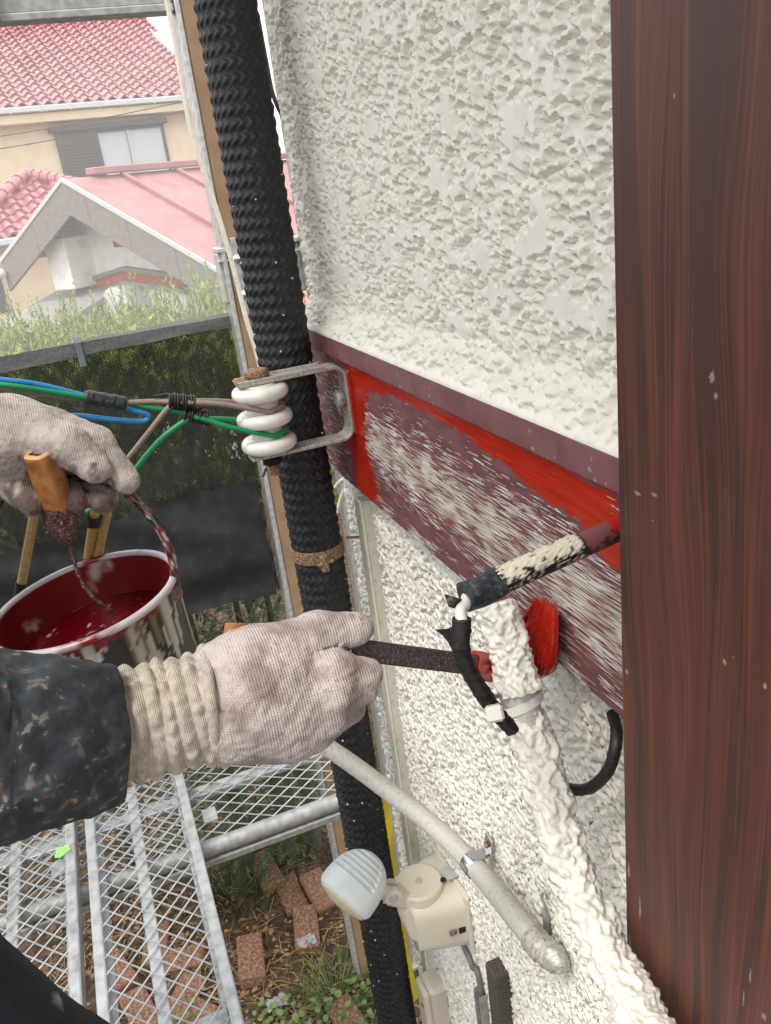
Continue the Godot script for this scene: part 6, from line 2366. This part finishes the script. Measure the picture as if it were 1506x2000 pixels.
# ------------------------------------------------------------------ brushes and rods
func build_brushes() -> void:
	# --- brush in the right hand, its bar bent, loaded with red
	var h0 := at_depth(440, 1243, 0.70)
	var h1 := at_depth(600, 1258, 0.695)
	var h2 := at_depth(690, 1268, 0.697)
	var h3 := at_depth(928, 1299, 0.745)
	var h4 := at_depth(972, 1307, 0.785)
	var t := thing("paint_brush", "long dark handled brush loaded with bright red paint touching the band", "brush", h3)
	var up := eye_basis.y
	var b := MB.new()
	ribbon(b, [h1, h2, h2.lerp(h3, 0.5), h3], (up - (h3 - h1).normalized() * up.dot((h3 - h1).normalized())).normalized(), 0.0185, 0.007)
	part("bar", b, M.brush_bar, t)
	b = MB.new()
	var tail := at_depth(438, 1228, 0.70)
	slab(b, [at_depth(432, 1264, 0.705), at_depth(440, 1216, 0.705), at_depth(508, 1217, 0.703), at_depth(600, 1240, 0.70), at_depth(600, 1272, 0.70)], ray(500, 1240).normalized() * 0.008)
	part("handle", b, M.bamboo, t)
	b = MB.new()
	var f0 := on_wall(1005, 1300, 0.335)
	ribbon(b, [h3, h4, h4.lerp(f0, 0.6), f0], (up - (f0 - h3).normalized() * up.dot((f0 - h3).normalized())).normalized(), 0.026, 0.011)
	part("ferrule", b, M.red_wet, t)
	# bristles: a fan bent up against the board
	b = MB.new()
	# outline of the head row by row, as it lies against the board
	var outline := [[1325, 1038, 1060], [1318, 1020, 1072], [1304, 1006, 1080], [1280, 1001, 1085], [1255, 1004, 1087], [1235, 1012, 1086], [1215, 1020, 1087], [1198, 1030, 1087], [1184, 1038, 1084]]
	var seg := 96
	var pts := PackedVector3Array()
	var cen := PackedVector3Array()
	for j in outline.size() * 4 - 3:
		var k := j / 4
		var fr := (j % 4) / 4.0
		var r0: Array = outline[k]
		var r1: Array = outline[mini(k + 1, outline.size() - 1)]
		var yy := lerpf(r0[0], r1[0], fr)
		var f := clampf((1325.0 - yy) / 160.0, 0.0, 1.0)
		var pl := on_wall(lerpf(r0[1], r1[1], fr), yy, lerpf(0.341, 0.352, f))
		var pr := on_wall(lerpf(r0[2], r1[2], fr), yy, lerpf(0.341, 0.352, f))
		var mid := (pl + pr) * 0.5
		var th := lerpf(0.013, 0.004, f) * minf(1.0, 0.25 + f * 12.0)
		for i in seg:
			var a := TAU * i / seg
			var st := 1.0 + 0.09 * N1.get_noise_2d(cos(a) * 7.0, f * 1.5 + sin(a) * 2.0) * (0.4 + f)
			pts.append(mid + (pr - pl) * 0.5 * cos(a) * st + Vector3(1, 0, 0) * sin(a) * th * (1.0 + 0.45 * sin(cos(a) * 52.0 + f * 2.0 + 3.0 * N2.get_noise_2d(cos(a) * 6.0, f * 3.0))))
		cen.append(mid)
	b.sheet(pts, seg, cen.size(), Vector3.ZERO, PackedVector2Array(), PackedColorArray(), true, cen)
	part("bristle_mass", b, M.red_wet, t)
	b = MB.new()
	for k in 620:
		var u := rng.randf_range(-1.0, 1.0)
		var fa := rng.randf_range(0.12, 0.7)
		var fb := minf(fa + rng.randf_range(0.3, 0.7), rng.randf_range(0.8, 0.94) + 0.12 * N2.get_noise_1d(u * 5.0) + 0.06 * (1.0 - absf(u)))
		var ps := []
		var wob := rng.randf_range(-0.06, 0.06)
		for q in 6:
			var f := lerpf(fa, fb, q / 5.0)
			var yy := 1325.0 - f * 160.0
			var k2 := 0
			while k2 < outline.size() - 2 and outline[k2 + 1][0] > yy: k2 += 1
			var fr := clampf((outline[k2][0] - yy) / maxf(outline[k2][0] - outline[k2 + 1][0], 1.0), 0.0, 1.3)
			var xl := lerpf(outline[k2][1], outline[k2 + 1][1], fr)
			var xr := maxf(lerpf(outline[k2][2], outline[k2 + 1][2], fr), xl + 6.0)
			var th := lerpf(0.0145, 0.005, clampf(f, 0, 1))
			var uu := u + wob * q
			ps.append(on_wall(lerpf(xl, xr, 0.5 + 0.5 * uu), yy, lerpf(0.341, 0.353, f) - th * sqrt(maxf(0.05, 1.0 - uu * uu))))
		b.tube(ps, [0.0009, 0.0009, 0.0008, 0.0007, 0.0005, 0.0002], 4, false)
	tag(part("bristles", b, M.red_wet, t), "", "", "", "stuff")
	# --- bamboo brush in the left hand, dripping
	t = thing("bamboo_brush", "hollow bamboo handled brush in the glove over the bucket", "brush", at_depth(100, 950, 0.85))
	b = MB.new()
	var b0 := at_depth(76, 884, 0.835)
	var b1 := at_depth(120, 1000, 0.87)
	var dd := (b1 - b0)
	var L := dd.length()
	b.lathe(b0, dd, [Vector2(0.02, 0.0088), Vector2(0.002, 0.0088), Vector2(0.0, 0.009), Vector2(0.0, 0.0125), Vector2(0.002, 0.0145), Vector2(0.012, 0.0152), Vector2(L * 0.5, 0.0158), Vector2(L, 0.015)], 28, func(x, a): return 0.0012 * cos(4.0 * a))
	part("handle", b, M.bamboo, t)
	b = MB.new()
	b.lathe(b0 - dd * (0.0006 / L), dd, [Vector2(0.0, 0.0088), Vector2(0.0, 0.0128), Vector2(0.002, 0.0142)], 28, func(x, a): return 0.0012 * cos(4.0 * a))
	part("cut_end", b, mat(s8(204, 160, 118), 0.6), t)
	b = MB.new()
	b.lathe(b0 + dd * (0.0025 / L), dd, [Vector2(0, 0), Vector2(0, 0.0092)], 16)  # dark disc, its colour standing in for shade inside the hollow handle
	part("painted_dark_bore", b, mat(s8(70, 40, 22), 0.8), t)
	b = MB.new()
	var hp := spline([b1 - dd * 0.1, at_depth(122, 1022, 0.872), at_depth(130, 1045, 0.874), at_depth(135, 1064, 0.876)], 8)
	var hr := []
	for k in hp.size():
		var f := float(k) / (hp.size() - 1)
		hr.append(0.0165 - 0.003 * f - 0.009 * pow(f, 3.0))
	b.tube(hp, hr, 36, true, func(al, an, j): return 0.0045 * N1.get_noise_3d(cos(an) * 1.6, sin(an) * 1.6, al * 22.0))
	part("soaked_bristles", b, M.soaked, t)
	b = MB.new()
	b.tube(spline([at_depth(137, 1060, 0.876), at_depth(146, 1100, 0.88), at_depth(162, 1140, 0.885), at_depth(188, 1172, 0.89), at_depth(216, 1192, 0.9), at_depth(224, 1200, 0.905)], 8), [0.0026] + range(39).map(func(k): return 0.0022 + 0.0005 * sin(k * 1.3)) + [0.0014], 9)
	part("hanging_strand", b, M.soaked, t)
	# --- yellow rods behind the bucket
	for q in [[70, 990, 42, 1140, 30, 1205, "pale yellow rod with black end hanging behind the bucket rim"], [186, 1000, 172, 1092, 160, 1180, "pale yellow rod with dark collar hanging between glove and bucket"], [212, 985, 190, 1090, 174, 1180, "pale yellow rod leaning beside the collared rod"]]:
		t = thing("yellow_rod", q[6], "rod", at_depth(q[2], q[3], 0.99), "yellow rods behind the bucket")
		b = MB.new()
		var r0 := at_depth(q[0], q[1], 0.935)
		var r1 := at_depth(q[2], q[3], 1.0)
		var r2 := at_depth(q[4], q[5], 1.02)
		b.tube(spline([r0, r0.lerp(r1, 0.5), r1], 6), 0.0056, 14)
		part("rod", b, M.rod_yellow, t)
		b = MB.new()
		b.tube([r1.lerp(r0, 0.02), r2], 0.0068, 14)
		part("end_sleeve", b, M.black_wire, t)
		if q[0] == 186:
			b = MB.new()
			b.tube([r0.lerp(r1, 0.06), r0.lerp(r1, 0.24)], 0.0078, 14, true, func(al, an, j): return 0.001 * sin(an * 3))
			part("collar", b, M.tape, t)
